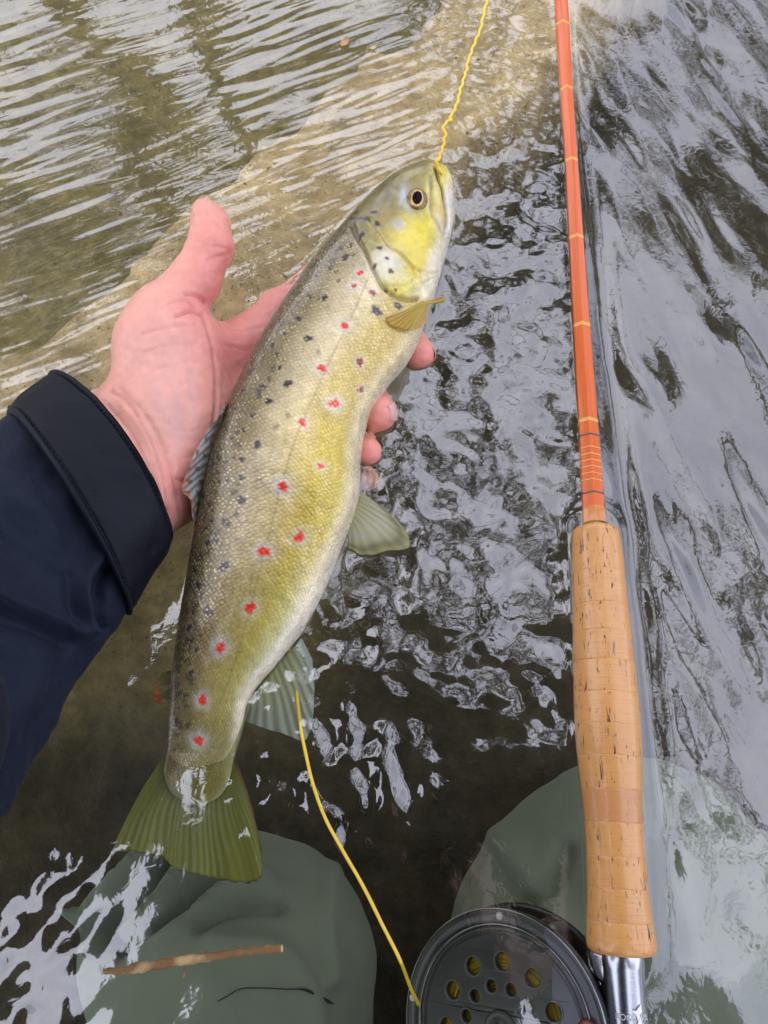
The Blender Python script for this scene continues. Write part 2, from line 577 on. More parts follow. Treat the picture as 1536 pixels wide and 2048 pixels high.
def cork_mat(name, a, b):
    t = NT(name)
    oi = t.n('ObjectInfo')
    at = t.n('Attribute', attribute_name='St')
    off = t.n('CombineXYZ'); t.l(t.math('MULTIPLY', oi.outputs['Random'], 3.0), off.inputs[0]); t.l(oi.outputs['Random'], off.inputs[1])
    ad = t.n('VectorMath', operation='ADD'); t.l(at.outputs['Vector'], ad.inputs[0]); t.l(off.outputs[0], ad.inputs[1])

    def mp(sx, sy):
        m = t.n('Mapping'); m.inputs['Scale'].default_value = (sx, sy, 1); t.l(ad.outputs[0], m.inputs[0]); return m.outputs[0]
    g = t.noise(mp(70, 1300), 1.0, 4, 0.6, 0.3)
    big = t.noise(mp(110, 150), 1.0, 4)
    fine = t.noise(mp(1500, 1500), 1.0, 3)
    tint = t.mix(oi.outputs['Random'], tuple(x * 0.80 for x in a), tuple(min(1, x * 1.10) for x in a))
    c = t.mix(big, tint, b)
    c = t.mix(t.ramp(g, [(0.50, (0, 0, 0)), (0.72, (0.55, 0.55, 0.55))]), c, (0.36, 0.18, 0.06))
    c = t.mix(t.math('MULTIPLY', fine, 0.22), c, (0.72, 0.48, 0.26))
    pit = t.noise(mp(900, 150), 1.0, 3, 0.6, 0.8)
    pm = t.noise(mp(150, 60), 1.0, 2)
    pitm = t.math('MULTIPLY', t.math('MULTIPLY', t.math('SUBTRACT', pit, 0.600), 22.0, True), t.math('MULTIPLY', t.math('SUBTRACT', pm, 0.44), 12.0, True))
    c = t.mix(pitm, c, (0.075, 0.022, 0.008))
    h = t.math('SUBTRACT', t.math('MULTIPLY', fine, 0.3), t.math('MULTIPLY', pitm, 1.6))
    t.bsdf(c, 0.40, 0, t.bump(h, 0.5, 0.0004), 0.7, 0.16)
    return t.m


M['cork'] = cork_mat('cork', (0.58, 0.235, 0.045), (0.66, 0.31, 0.072))
M['cork_d'] = cork_mat('dark_cork', (0.48, 0.185, 0.042), (0.52, 0.215, 0.055))
t = NT('brushed_aluminium')
br = t.noise(t.coords(attr='St', scale=(120, 6000, 1)), 1.0, 3)
t.bsdf(t.mix(br, (0.42, 0.43, 0.45), (0.62, 0.63, 0.65)), t.math('ADD', 0.16, t.math('MULTIPLY', br, 0.16)), 1.0, t.bump(br, 0.12, 0.0002))
M['alu'] = t.m
M['etch'] = simple('etched_marks', (0.62, 0.62, 0.60), 0.7, 0.2, 0.0, 400, 0.3)
M['emblem'] = simple('bright_emblem', (0.80, 0.80, 0.72), 0.5, 0.1, 0.0, 400, 0.1)

t = NT('worn_black_enamel')
v = t.coords()
sc_ = t.noise(v, 180, 6, 0.7); big = t.noise(v, 40, 5, 0.6)
geo = t.n('NewGeometry')
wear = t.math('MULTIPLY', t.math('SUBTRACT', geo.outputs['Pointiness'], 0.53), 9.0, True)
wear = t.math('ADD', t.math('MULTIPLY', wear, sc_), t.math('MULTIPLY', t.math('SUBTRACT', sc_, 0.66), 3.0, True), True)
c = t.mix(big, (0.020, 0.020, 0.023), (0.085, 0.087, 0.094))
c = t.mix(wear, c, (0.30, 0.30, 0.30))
t.bsdf(c, t.math('ADD', 0.20, t.math('MULTIPLY', big, 0.25)), t.math('ADD', 0.5, t.math('MULTIPLY', wear, 0.5)), t.bump(sc_, 0.12, 0.0004), 0.15, 0.2)
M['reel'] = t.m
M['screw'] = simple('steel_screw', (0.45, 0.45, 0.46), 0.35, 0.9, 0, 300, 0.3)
M['handle'] = simple('dark_red_handle', (0.11, 0.018, 0.014), 0.35, 0, 0.4, 300, 0.4)
t = NT('yellow_fly_line')
f = t.noise(t.coords(), 700, 3)
t.bsdf(t.mix(f, (0.80, 0.50, 0.02), (0.92, 0.66, 0.06)), 0.42, 0, t.bump(f, 0.1, 0.0002), 0.2)
M['line'] = t.m
t = NT('wound_line_yellow')
t.bsdf(t.mix(t.noise(t.coords(), 300, 4), (0.55, 0.37, 0.015), (0.78, 0.58, 0.04)), 0.5)
M['wound'] = t.m
t = NT('twig_bark')
f = t.noise(t.coords(scale=(60, 500, 500)), 1.0, 5, 0.7)
g = t.noise(t.coords(), 120, 4)
c = t.mix(f, (0.10, 0.045, 0.015), (0.32, 0.18, 0.065))
c = t.mix(t.math('MULTIPLY', t.math('SUBTRACT', g, 0.52), 6.0, True), c, (0.50, 0.34, 0.16))
t.bsdf(c, 0.7, 0, t.bump(f, 0.6, 0.0006), 0.1)
M['twig'] = t.m
M['deadleaf'] = simple('dead_leaf', (0.45, 0.26, 0.12), 0.6, 0, 0.2, 300, 0.35)
M['petal'] = simple('pale_petal', (0.62, 0.48, 0.28), 0.6, 0, 0.2, 300, 0.2)

# river bed
t = NT('river_silt')
vc = t.n('Attribute', attribute_name='Col')
v = t.coords()
a = t.noise(v, 14, 8, 0.65, 0.6); b = t.noise(v, 90, 5, 0.6); g = t.noise(v, 420, 3, 0.6)
c = t.mix(1.0, vc.outputs['Color'], t.ramp(a, [(0.25, (0.55, 0.55, 0.52)), (0.5, (0.95, 0.93, 0.9)), (0.75, (1.4, 1.35, 1.25))]), 'MULTIPLY')
c = t.mix(1.0, c, t.ramp(b, [(0.3, (0.7, 0.68, 0.62)), (0.7, (1.25, 1.22, 1.15))]), 'MULTIPLY')
c = t.mix(t.math('MULTIPLY', t.math('SUBTRACT', g, 0.60), 8.0, True), c, (0.05, 0.04, 0.025))
t.bsdf(c, 0.85, 0, t.bump(t.math('ADD', b, t.math('MULTIPLY', g, 0.3)), 0.6, 0.006), spec=0.2)
M['bed'] = t.m

# water
t = NT('stream_water')
v = t.coords()
n1 = t.noise(v, 210, 2, 0.5, 0.6)
nb = t.bump(n1, 0.05, 0.0012)
lw = t.n('LayerWeight', i_Blend=0.5); t.l(nb, lw.inputs['Normal'])
frs = t.math('ADD', 0.120, t.math('MULTIPLY', t.math('POWER', lw.outputs['Facing'], 5.0), 0.4), True)
gl = t.n('BsdfGlossy', i_Roughness=0.045); gl.inputs['Color'].default_value = (0.97, 0.98, 1, 1)
t.l(nb, gl.inputs['Normal'])
tr = t.n('BsdfTransparent'); tr.inputs[0].default_value = (0.88, 0.90, 0.80, 1)
ms = t.n('MixShader'); t.l(frs, ms.inputs[0]); t.l(tr.outputs[0], ms.inputs[1]); t.l(gl.outputs[0], ms.inputs[2])
t.l(ms.outputs[0], t.out.inputs[0])
M['water'] = t.m

# vegetation
M['bark'] = simple('tree_bark', (0.075, 0.055, 0.04), 0.9, 0, 0, 12, 0.5, 0.8)
for nm, cc in (('leaf_a', (0.055, 0.075, 0.025)), ('leaf_b', (0.085, 0.080, 0.030)), ('leaf_c', (0.04, 0.06, 0.022))):
    t = NT('foliage_' + nm)
    f = t.noise(t.coords(), 3, 4)
    c = t.mix(f, tuple(x * 0.6 for x in cc), tuple(x * 1.5 for x in cc))
    b = t.bsdf(c, 0.55, link=False)
    tl = t.n('BsdfTranslucent'); t.l(c, tl.inputs[0])
    ms = t.n('MixShader', i_0=0.3); t.l(b, ms.inputs[1]); t.l(tl.outputs[0], ms.inputs[2]); t.l(ms.outputs[0], t.out.inputs[0])
    M[nm] = t.m

# ================================================================== measured outlines (photo pixels)
FS, FZ = 0.10, -0.005          # fish mid-plane: height = FZ + FS * y
FISH_D = [(884, 340), (868, 332), (845, 331), (795, 351), (750, 384), (712, 422), (672, 468), (630, 517), (592, 569), (555, 623), (520, 680),
          (488, 740), (460, 795), (436, 855), (416, 915), (402, 980), (392, 1045), (382, 1105), (368, 1180), (356, 1255),
          (347, 1325), (341, 1390), (337, 1450), (332, 1505), (329, 1548), (344, 1586), (384, 1610)]
FISH_V = [(892, 343), (901, 354), (907, 376), (909, 420), (902, 470), (890, 515), (876, 570), (860, 622), (842, 672), (816, 722), (776, 772),
          (744, 817), (729, 868), (722, 920), (721, 975), (712, 1018), (697, 1060), (672, 1122), (640, 1197), (605, 1264),
          (548, 1334), (500, 1397), (485, 1456), (470, 1515), (462, 1552), (444, 1588), (408, 1610)]
ZR = 0.0025                     # rod axis height at the grip
G0 = P(1191, 1061, ZR); G1 = P(1243, 1908, ZR)
RAX = (G1 - G0) / np.linalg.norm(G1 - G0)        # towards the reel seat
ROD_FAR = P(1121, 0, 0.001)

# ================================================================== setting: stream bed with banks
BEDZ = -0.175


def axis(fine0, fine1, step, far0, far1, grow=1.25):
    a = list(np.arange(fine0, fine1 + 1e-9, step))
    s = step; x = fine1
    while x < far1:
        s *= grow; x += s; a.append(min(x, far1))
    s = step; x = fine0; pre = []
    while x > far0:
        s *= grow; x -= s; pre.append(max(x, far0))
    return np.array(pre[::-1] + a)


bx = axis(-0.45, 0.45, 0.006, -120, 120)
by = axis(-0.35, 0.9, 0.006, -120, 120)
BX, BY = np.meshgrid(bx, by, indexing='ij')
q3 = np.stack([BX, BY, np.zeros_like(BX)], -1).reshape(-1, 3)
near = np.exp(-(BX**2 + (BY - 0.3)**2) / 1.5**2).ravel()
bz = BEDZ + near * (0.010 * fbm(q3, 3.2, 3, 1) + 0.004 * fbm(q3, 17, 3, 2))
pxy = proj(np.stack([BX.ravel(), BY.ravel(), np.full(BX.size, -0.05)], -1))
# pale sand bar running diagonally under the fish's head
front = (BY.ravel() > -0.3)
bar_line = np.array([(-260, 1010), (60, 800), (330, 640), (560, 430), (800, 200), (990, 40), (1090, -60), (1250, -260)], float)
barw = P(bar_line[:, 0], bar_line[:, 1], -0.06)[:, :2]
q2 = q3[:, :2]
bd = polydist(q2, barw) + 0.012 * fbm(q3, 6, 3, 3) + 0.006 * fbm(q3, 20, 2, 4)
bar = 1 - sstep(0.046, 0.074, bd)
bz += 0.105 * bar
# banks
edge_far = BY.ravel() - 0.12 * BX.ravel()
bank = sstep(2.3, 5.0, edge_far) * 1.5 + sstep(-1.6, -4.5, edge_far) * 0.9 + sstep(5, 30, np.abs(edge_far)) * 1.5
bz += bank * (1 + 0.15 * fbm(q3, 0.35, 3, 5))
silt = np.array([0.055, 0.046, 0.033])
olive = np.array([0.225, 0.185, 0.098])
sand = np.array([0.52, 0.395, 0.255])
earth = np.array([0.10, 0.085, 0.05])
wl = (sstep(0.02, 0.10, BY.ravel()) * (1 - sstep(-0.11, -0.03, BX.ravel() - 0.25 * BY.ravel())))[:, None]
bc = silt * (1 - wl) + olive * wl
bc = bc * (1 - bar[:, None]) + sand * bar[:, None]
bk = np.clip(bank, 0, 1)[:, None]
bc = bc * (1 - bk) + earth * bk
g_ = mesh_obj('riverbed', np.stack([BX.ravel(), BY.ravel(), bz], -1), grid_faces(len(bx), len(by)), M['bed'], col=bc)
tag(g_, kind='structure')

# ================================================================== setting: water surface
NXF, NYF, H0 = 760, 900, 0.001
gx = -0.38 + np.arange(NXF) * H0
gy = -0.22 + np.arange(NYF) * H0
GX, GY = np.meshgrid(gx, gy, indexing='ij')
KX, KY = np.meshgrid(np.fft.fftfreq(NXF, H0), np.fft.fftfreq(NYF, H0), indexing='ij')
KR = np.hypot(KX, KY) + 1e-9


def field(wave, ang=None, spread=0.3, bw=0.45, seed=0):
    """random wave field, RMS slope 1; ang = direction of travel (deg), None = isotropic"""
    r = np.random.default_rng(seed)
    k0 = 1 / wave
    w = np.exp(-((KR - k0) / (bw * k0))**2)
    if ang is not None:
        th = np.arctan2(KY, KX) - math.radians(ang)
        th = np.abs((th + np.pi / 2) % np.pi - np.pi / 2)
        w = w * np.exp(-(th / spread)**2)
    h = np.real(np.fft.ifft2(np.fft.fft2(r.normal(size=KR.shape)) * w))
    sx, sy = np.gradient(h, H0)
    return h / np.sqrt((sx**2 + sy**2).mean())


def blur(a, s):
    return np.real(np.fft.ifft2(np.fft.fft2(a) * np.exp(-2 * (np.pi * KR * s)**2)))


PXY = proj(np.stack([GX, GY, np.zeros_like(GX)], -1))
PX, PY = PXY[..., 0], PXY[..., 1]
rodx = np.interp(PY, [0, 330, 650, 850, 1050, 1900], [1122, 1143, 1163, 1176, 1190, 1243])
fm = np.interp(PY, [330, 600, 800, 1000, 1250, 1600, 1768], [870, 720, 600, 555, 480, 400, 380])
right = sstep(-30, 30, PX - rodx)
leftw = sstep(40, -120, PX - fm)
up = sstep(900, 420, PY)
zl = np.clip(leftw + sstep(420, 250, PY) * sstep(900, 700, PX), 0, 1) * (1 - right)     # upper left, streaky
zl_top = zl * sstep(1150, 850, PY)
zc = (1 - right) * (1 - zl) * sstep(1700, 1300, PY)                                   # between fish and rod
zr = right * sstep(1900, 1400, PY)
patch = sstep(0.0, 0.9, field(0.05, seed=91) * 60)                                     # calmer and livelier patches
patch = blur(np.clip(patch, 0, 1), 0.006)
h = np.zeros_like(GX)
fA = 0.9 * field(0.018, seed=1) + 0.8 * field(0.036, seed=2) + 0.65 * field(0.0092, seed=3)
h += zc * (0.55 + 0.45 * patch) * 0.092 * fA
fB = field(0.0105, 118, 0.17, 0.5, 4) + 0.75 * field(0.020, 113, 0.26, 0.5, 5) + 0.5 * field(0.0065, 116, 0.22, 0.5, 6)
h += zl_top * (0.6 + 0.4 * patch) * 0.080 * fB
fC = 0.8 * field(0.020, 14, 0.22, 0.5, 7) + 1.0 * field(0.045, 22, 0.35, 0.5, 8) + 0.3 * field(0.011, 20, 0.5, 0.5, 9)
h += zr * (0.30 + 0.70 * patch) * 0.075 * fC
low = sstep(1250, 1500, PY)
mid = np.exp(-((PX - 690) / 165)**2 - ((PY - 1580) / 240)**2)
lft = np.exp(-((PX - 60) / 170)**2) * low
h += mid * 0.17 * (field(0.017, 10, 0.6, 0.5, 10) + 0.7 * field(0.011, seed=11))
h += lft * 0.10 * (field(0.020, 150, 0.7, 0.5, 12) + 0.5 * field(0.010, seed=13))
h += low * 0.020 * (field(0.05, seed=14) + 0.5 * field(0.022, seed=15))
h += 0.022 * field(0.12, 60, 1.2, 0.5, 16)
# wake streak just right of the rod, converging downstream
wk = np.exp(-((PX - rodx - 62 - 0.05 * (PY - 900)) / 26)**2) * sstep(150, 700, PY) * sstep(1900, 1300, PY)
h += -0.0016 * wk
# meniscus along rod, grip and fish
def seg_d(A, B):
    ab = (B - A)[:2]; t_ = np.clip(((GX - A[0]) * ab[0] + (GY - A[1]) * ab[1]) / (ab @ ab), 0, 1)
    return np.hypot(GX - A[0] - t_ * ab[0], GY - A[1] - t_ * ab[1])


d1 = seg_d(G0, G1) - 0.0125
h += 0.0016 * np.exp(-np.clip(d1, 0, None) / 0.0035)
d2 = seg_d(ROD_FAR, G0) - 0.0045
h += 0.0009 * np.exp(-np.clip(d2, 0, None) / 0.0028)
outl = np.array(FISH_D + FISH_V[::-1] + [FISH_D[0]], float)
outw = P(outl[:, 0], outl[:, 1], 0.0)[:, :2]
dfi = polydist(np.stack([GX.ravel(), GY.ravel()], -1), outw).reshape(GX.shape)
h += 0.0010 * np.exp(-dfi / 0.0025) * sstep(1300, 1050, PY)
h -= h[10:-10, 10:-10].mean()
fade = sstep(0, 0.05, GX + 0.38) * sstep(0, 0.05, gx[-1] - GX) * sstep(0, 0.05, GY + 0.22) * sstep(0, 0.08, gy[-1] - GY)
h *= fade
wx = axis(-0.30, 0.30, 0.00105, -60, 60, 1.35)
wy = axis(-0.16, 0.52, 0.00105, -60, 60, 1.35)
WX, WY = np.meshgrid(wx, wy, indexing='ij')
fi = np.clip((WX - gx[0]) / H0, 0, NXF - 1.001); fj = np.clip((WY - gy[0]) / H0, 0, NYF - 1.001)
i0, j0 = fi.astype(int), fj.astype(int); u, v = fi - i0, fj - j0
WZ = (h[i0, j0] * (1 - u) * (1 - v) + h[i0 + 1, j0] * u * (1 - v) + h[i0, j0 + 1] * (1 - u) * v + h[i0 + 1, j0 + 1] * u * v)
WZ[(WX < gx[0]) | (WX > gx[-1]) | (WY < gy[0]) | (WY > gy[-1])] = 0
wob = mesh_obj('water', np.stack([WX, WY, WZ], -1).reshape(-1, 3), grid_faces(len(wx), len(wy)), M['water'])
tag(wob, kind='structure')

# ================================================================== trees mirrored in the water
def leaf_cloud(cent, n, size, r):
    """n leaf blades (kite quads) around given twig points"""
    c = cent[r.integers(0, len(cent), n)] + r.normal(size=(n, 3)) * 0.10
    d = r.normal(size=(n, 3)); d[:, 2] -= 0.4; d /= np.linalg.norm(d, axis=1)[:, None]
    w = np.cross(d, r.normal(size=(n, 3))); w /= np.linalg.norm(w, axis=1)[:, None]
    s = size * r.uniform(0.6, 1.25, n)[:, None]
    v = np.stack([c, c + d * s * 0.45 + w * s * 0.22, c + d * s, c + d * s * 0.45 - w * s * 0.22], 1).reshape(-1, 3)
    return v, np.arange(4 * n).reshape(-1, 4)


def make_tree(base, height, lean, spread, nleaf, leafsize, mat, label, seed, limbs=16):
    r = np.random.default_rng(seed)
    root = thing('bankside_tree', base, label, 'tree', 'trees on the bank mirrored in the stream')
    base = np.asarray(base, float)
    top = base + np.array([lean[0], lean[1], height])
    zz = np.linspace(0, 1, 14)
    path = base + (top - base) * zz[:, None] + np.stack([np.sin(zz * 5 + seed) * 0.10, np.cos(zz * 4 + seed) * 0.10, 0 * zz], -1) * height / 5
    tr = [tube(path, 0.025 * height * (1 - 0.85 * zz) + 0.01, 9)]
    tips = []
    for k in range(limbs):
        f = r.uniform(0.32, 0.98)
        o = path[int(f * 13)]
        az = r.uniform(0, 6.28); ln = spread * (1.15 - 0.6 * f) * r.uniform(0.6, 1.2)
        e = o + np.array([math.cos(az) * ln, math.sin(az) * ln, ln * r.uniform(0.15, 0.7)])
        m_ = (o + e) / 2 + r.normal(size=3) * 0.08 * ln
        p = catmull([o, m_, e], 8)
        tr.append(tube(p, np.linspace(0.010 * height * (1.1 - f) + 0.006, 0.005, 8), 6))
        tips += list(p[3:])
        for _ in range(5):
            o2 = p[r.integers(3, 8)]
            e2 = o2 + r.normal(size=3) * 0.33 * ln
            p2 = catmull([o2, (o2 + e2) / 2 + r.normal(size=3) * 0.05 * ln, e2], 6)
            tr.append(tube(p2, np.linspace(0.008, 0.003, 6), 5))
            tips += list(p2[2:])
    v_, f_ = merge(tr)
    mesh_obj('trunk', v_, f_, M['bark'], root)
    v_, f_ = leaf_cloud(np.array(tips), nleaf, leafsize, r)
    c_ = mesh_obj('crown', v_, f_, M[mat], root, smooth=False)
    tag(c_, kind='stuff')
    return root


make_tree((0.45, 5.2, 1.0), 3.6, (0.2, -0.5), 1.6, 5200, 0.13, 'leaf_a', 'small leafy tree on the far bank opposite the kneeling angler', 21)
make_tree((3.3, 4.6, 0.9), 4.9, (-0.2, -0.2), 1.6, 4600, 0.13, 'leaf_b', 'olive leaved tree on the far bank behind the leaning sapling', 22)
make_tree((-1.6, 4.4, 1.0), 5.9, (0.1, -0.4), 2.1, 9000, 0.19, 'leaf_b', 'olive rounded tree on the far bank next to the bare tree', 23)
make_tree((-4.6, 3.8, 0.9), 5.8, (0.4, -0.2), 2.2, 6500, 0.14, 'leaf_c', 'dark spreading tree ending the far bank row beyond the green one', 24)
make_tree((6.2, 3.6, 0.6), 4.0, (-0.3, 0.0), 1.8, 4200, 0.13, 'leaf_c', 'dark tree standing alone past the leaning sapling', 25)
make_tree((-3.5, 3.3, 0.8), 4.6, (0.3, -0.1), 1.8, 6000, 0.14, 'leaf_a', 'green leafy tree between the rounded and spreading trees', 27)
make_tree((3.4, -3.6, 0.5), 4.6, (-0.3, 0.6), 1.8, 4200, 0.12, 'leaf_a', 'green tree on the near bank behind the angler', 26)


def leaning_tree():
    r = np.random.default_rng(31)
    root = thing('leaning_sapling', (2.3, 3.2, 0.35), 'slender leaning sapling whose leafy sprays hang over the rod grip', 'tree')
    path = catmull([(2.3, 3.2, 0.30), (2.1, 2.6, 1.4), (1.75, 1.8, 2.4), (1.40, 1.0, 2.75), (1.12, 0.35, 2.55), (0.95, -0.35, 2.25)], 30)
    parts = [tube(path, np.linspace(0.055, 0.006, 30), 8)]
    lv = []
    for k in range(30):
        f = r.uniform(0.52, 1.0)
        o = path[int(f * 29)]
        e = o + np.array([r.normal() * 0.22, r.normal() * 0.26, -abs(r.normal()) * 0.16 - 0.02])
        p = catmull([o, (o + e) / 2 + r.normal(size=3) * 0.03, e], 9)
        parts.append(tube(p, np.linspace(0.005, 0.0016, 9), 5))
        for j in range(2, 9):
            for s in (-1, 1):
                dd = p[j] - p[j - 1]; dd /= np.linalg.norm(dd)
                sd_ = np.cross(dd, [0, 0, 1.0]); sd_ /= np.linalg.norm(sd_) + 1e-9
                d = dd * 0.75 + s * sd_ * r.uniform(0.4, 1.0) + np.array([0, 0, -0.25]); d /= np.linalg.norm(d)
                w_ = np.cross(d, [0.1, 0.1, 1.0]); w_ /= np.linalg.norm(w_)
                L = r.uniform(0.045, 0.08)
                c = p[j]
                lv.append(np.array([c, c + d * L * .3 + w_ * L * .16, c + d * L * .62 + w_ * L * .15, c + d * L + np.array([0, 0, -.006]), c + d * L * .62 - w_ * L * .15, c + d * L * .3 - w_ * L * .16]))
    v_, f_ = merge(parts)
    mesh_obj('trunk', v_, f_, M['bark'], root)
    v_ = np.concatenate(lv)
    tag(mesh_obj('crown', v_, np.arange(len(v_)).reshape(-1, 6), M['leaf_c'], root, smooth=False), kind='stuff')


leaning_tree()


def bare_tree():
    r = np.random.default_rng(41)
    root = thing('bare_tree', (-0.9, 3.6, 0.6), 'bare twiggy tree arching over the stream in front of the angler', 'tree')
    path = catmull([(-0.9, 3.6, 0.5), (-0.8, 3.2, 1.8), (-0.5, 2.5, 3.0), (-0.1, 1.7, 3.7), (0.2, 1.0, 4.0), (0.4, 0.4, 4.0)], 40)
    parts = [tube(path, np.linspace(0.075, 0.012, 40), 8)]
    fork = catmull([path[20], (0.35, 1.9, 3.9), (0.95, 1.25, 4.2), (1.5, 0.8, 4.3)], 26)
    parts.append(tube(fork, np.linspace(0.035, 0.010, 26), 7))
    for k in range(58):
        f = r.uniform(0.40, 1.0)
        o = path[int(f * 39)] if k % 3 else fork[int(f * 25)]
        e = o + np.array([r.normal() * 0.75, r.normal() * 0.45, r.normal() * 0.25 + .1])
        p = catmull([o, (o + e) / 2 + r.normal(size=3) * 0.10, e], 12)
        parts.append(tube(p, np.linspace(0.026, 0.009, 12), 5))
        for _ in range(8):
            o2 = p[r.integers(3, 12)]; e2 = o2 + r.normal(size=3) * 0.24
            p2 = catmull([o2, (o2 + e2) / 2 + r.normal(size=3) * 0.05, e2], 6)
            parts.append(tube(p2, np.linspace(0.012, 0.005, 6), 4))
    v_, f_ = merge(parts)
    mesh_obj('trunk', v_, f_, M['bark'], root)


bare_tree()

# ================================================================== the trout
NS, NP = 760, 340
Dp, Vp = catmull(FISH_D, NS), catmull(FISH_V, NS)
Dw, Vw = P(Dp[:, 0], Dp[:, 1], FZ, FS), P(Vp[:, 0], Vp[:, 1], FZ, FS)
FC, FH = (Dw + Vw) / 2, (Vw - Dw) / 2
hl = np.linalg.norm(FH, axis=1)
s_arc = np.r_[0, np.cumsum(np.linalg.norm(np.diff(FC, axis=0), axis=1))]
FL = s_arc[-1]
sf = s_arc / FL
ratio = np.interp(sf, [0, 0.03, 0.10, 0.2, 0.35, 0.55, 0.72, 0.85, 0.94, 1.0], [0.95, 0.80, 0.60, 0.54, 0.53, 0.53, 0.50, 0.45, 0.30, 0.03])
tau = hl * ratio
FN = np.array([0, -FS, 1.0]); FN /= np.linalg.norm(FN)
ph = np.linspace(0, 2 * np.pi, NP, endpoint=False)
cosp, sinp = np.cos(ph), np.sin(ph)
th = np.sign(sinp) * np.abs(sinp) ** 0.92
FV = FC[:, None] - FH[:, None] * cosp[None, :, None] + FN * (tau[:, None] * th[None, :])[..., None]
FV = FV.reshape(-1, 3)
FF = grid_faces(NS, NP, wrap_v=True)
tt = np.broadcast_to((1 - cosp) / 2, (NS, NP)).ravel()       # 0 back, 1 belly
ss = np.repeat(sf, NP)
top = np.broadcast_to(sinp > 0, (NS, NP)).ravel()
Q = proj(FV)
Q[~top] = 1e6
circ = np.repeat(np.pi * hl * 0.8, NP) / np.pi
FUV = np.stack([np.repeat(s_arc, NP), np.broadcast_to(ph, (NS, NP)).ravel() * circ.mean() * 1.0], -1)
fn = vnormals(FV, FF)
if (fn[top] @ FN).mean() < 0:
    FF = FF[:, ::-1]; fn = -fn


def near_px(x, y):
    return FV[np.argmin((Q[:, 0] - x)**2 + (Q[:, 1] - y)**2)]


# head relief: grooves and swellings measured in the photograph
MOUTH = [(872, 334), (874, 342), (878, 356), (885, 376), (888, 398), (893, 425), (895, 447), (893, 456)]
MAXIL = [(862, 352), (863, 378), (861, 408), (865, 429), (873, 447), (881, 463), (889, 470)]
PREOP = [(740, 440), (756, 461), (777, 493), (803, 513), (824, 534), (842, 542)]
SUBOP = [(824, 534), (830, 555), (819, 566), (787, 573)]
GILL = [(704, 450), (712, 467), (730, 498), (742, 526), (756, 555), (769, 576), (793, 592), (821, 599), (836, 597)]
BRAN = [(842, 542), (860, 548), (874, 546)]
BRAN2 = [(830, 572), (850, 566), (868, 556)]
disp = np.zeros(len(FV))
hd = top & (ss < 0.32)


def groove(line, w, depth, onesided=None):
    d = polydist(Q[hd], catmull(line, 40))
    disp[hd] -= depth * np.exp(-(d / w)**2)


groove(MOUTH, 3.4, 0.0026); groove(MAXIL, 2.6, 0.0011); groove(PREOP, 3.2, 0.0010); groove(SUBOP, 2.8, 0.0008)
groove(GILL, 4.5, 0.0022); groove(BRAN, 3, 0.0007); groove(BRAN2, 3, 0.0006)
# opercle plate stands proud ahead of the gill slit
opc = catmull(GILL, 60)
for (cx, cy, rx, ry, hgt_) in ((778, 528, 34, 40, 0.0012), (826, 482, 42, 46, 0.0010), (880, 420, 10, 44, 0.0010), (836, 398, 26, 32, -0.0012)):
    d = ((Q[hd, 0] - cx) / rx)**2 + ((Q[hd, 1] - cy) / ry)**2
    disp[hd] += hgt_ * np.exp(-d)
# soft unevenness of the flank
disp += 0.00035 * fbm(FV, 28, 3, 6) * (ss > 0.2)
FV2 = FV + fn * disp[:, None]

# --- albedo; the silver mid flank is brightened to paint in glare
def stops(x, ks):
    ks_x = [k[0] for k in ks]
    return np.stack([np.interp(x, ks_x, [k[1][i] for k in ks]) for i in range(3)], -1)


front_c = stops(tt, [(0, (.060, .050, .024)), (.10, (.085, .072, .034)), (.26, (.17, .148, .080)), (.42, (.42, .39, .28)), (.58, (.60, .56, .40)),
                     (.74, (.44, .37, .11)), (.88, (.42, .34, .09)), (.96, (.50, .46, .30)), (1, (.62, .60, .52))])
mid_c = stops(tt, [(0, (.060, .050, .024)), (.10, (.085, .072, .034)), (.26, (.18, .152, .080)), (.42, (.42, .38, .26)), (.56, (.54, .48, .26)),
                   (.74, (.46, .37, .035)), (.88, (.42, .34, .03)), (.95, (.52, .50, .38)), (1, (.66, .66, .64))])
rear_c = stops(tt, [(0, (.060, .050, .024)), (.12, (.090, .074, .032)), (.35, (.20, .165, .070)), (.55, (.34, .30, .10)), (.72, (.38, .36, .08)),
                    (.84, (.44, .45, .22)), (.92, (.60, .62, .58)), (1, (.68, .69, .70))])
tail_c = stops(tt, [(0, (.10, .085, .03)), (.3, (.145, .13, .042)), (.6, (.185, .178, .05)), (.85, (.23, .22, .09)), (1, (.32, .32, .22))])
w1 = sstep(0.38, 0.56, ss)[:, None]; w2 = sstep(0.62, 0.78, ss)[:, None]; w3 = sstep(0.80, 0.95, ss)[:, None]
col = front_c * (1 - w1) + mid_c * w1
col = col * (1 - w2) + rear_c * w2
col = col * (1 - w3) + tail_c * w3
col *= np.array([1.20, 1.06, .84])
col *= (1 + 0.16 * fbm(FV, 30, 4, 7) + 0.06 * fbm(FV, 120, 2, 8))[:, None]
headm = np.zeros(len(FV))
gd = polydist(Q[hd], opc)
# which side of the gill line: head if nearer the snout than the line's own station
gl_y = np.interp(Q[hd, 0], [640, 712, 742, 769, 793, 836, 900], [380, 467, 526, 576, 592, 598, 610])
headm[hd] = sstep(6, -6, Q[hd, 1] - gl_y)
headm[~top & (ss < 0.2)] = 1
hc = stops(tt, [(0, (.085, .07, .025)), (.2, (.16, .13, .04)), (.42, (.30, .25, .08)), (.6, (.52, .43, .06)), (.8, (.60, .50, .07)), (.93, (.62, .56, .34)), (1, (.66, .60, .50))])
hc *= (1 + 0.30 * fbm(FV, 55, 4, 9) + 0.14 * fbm(FV, 240, 3, 19))[:, None]
col = col * (1 - headm[:, None]) + hc * headm[:, None]


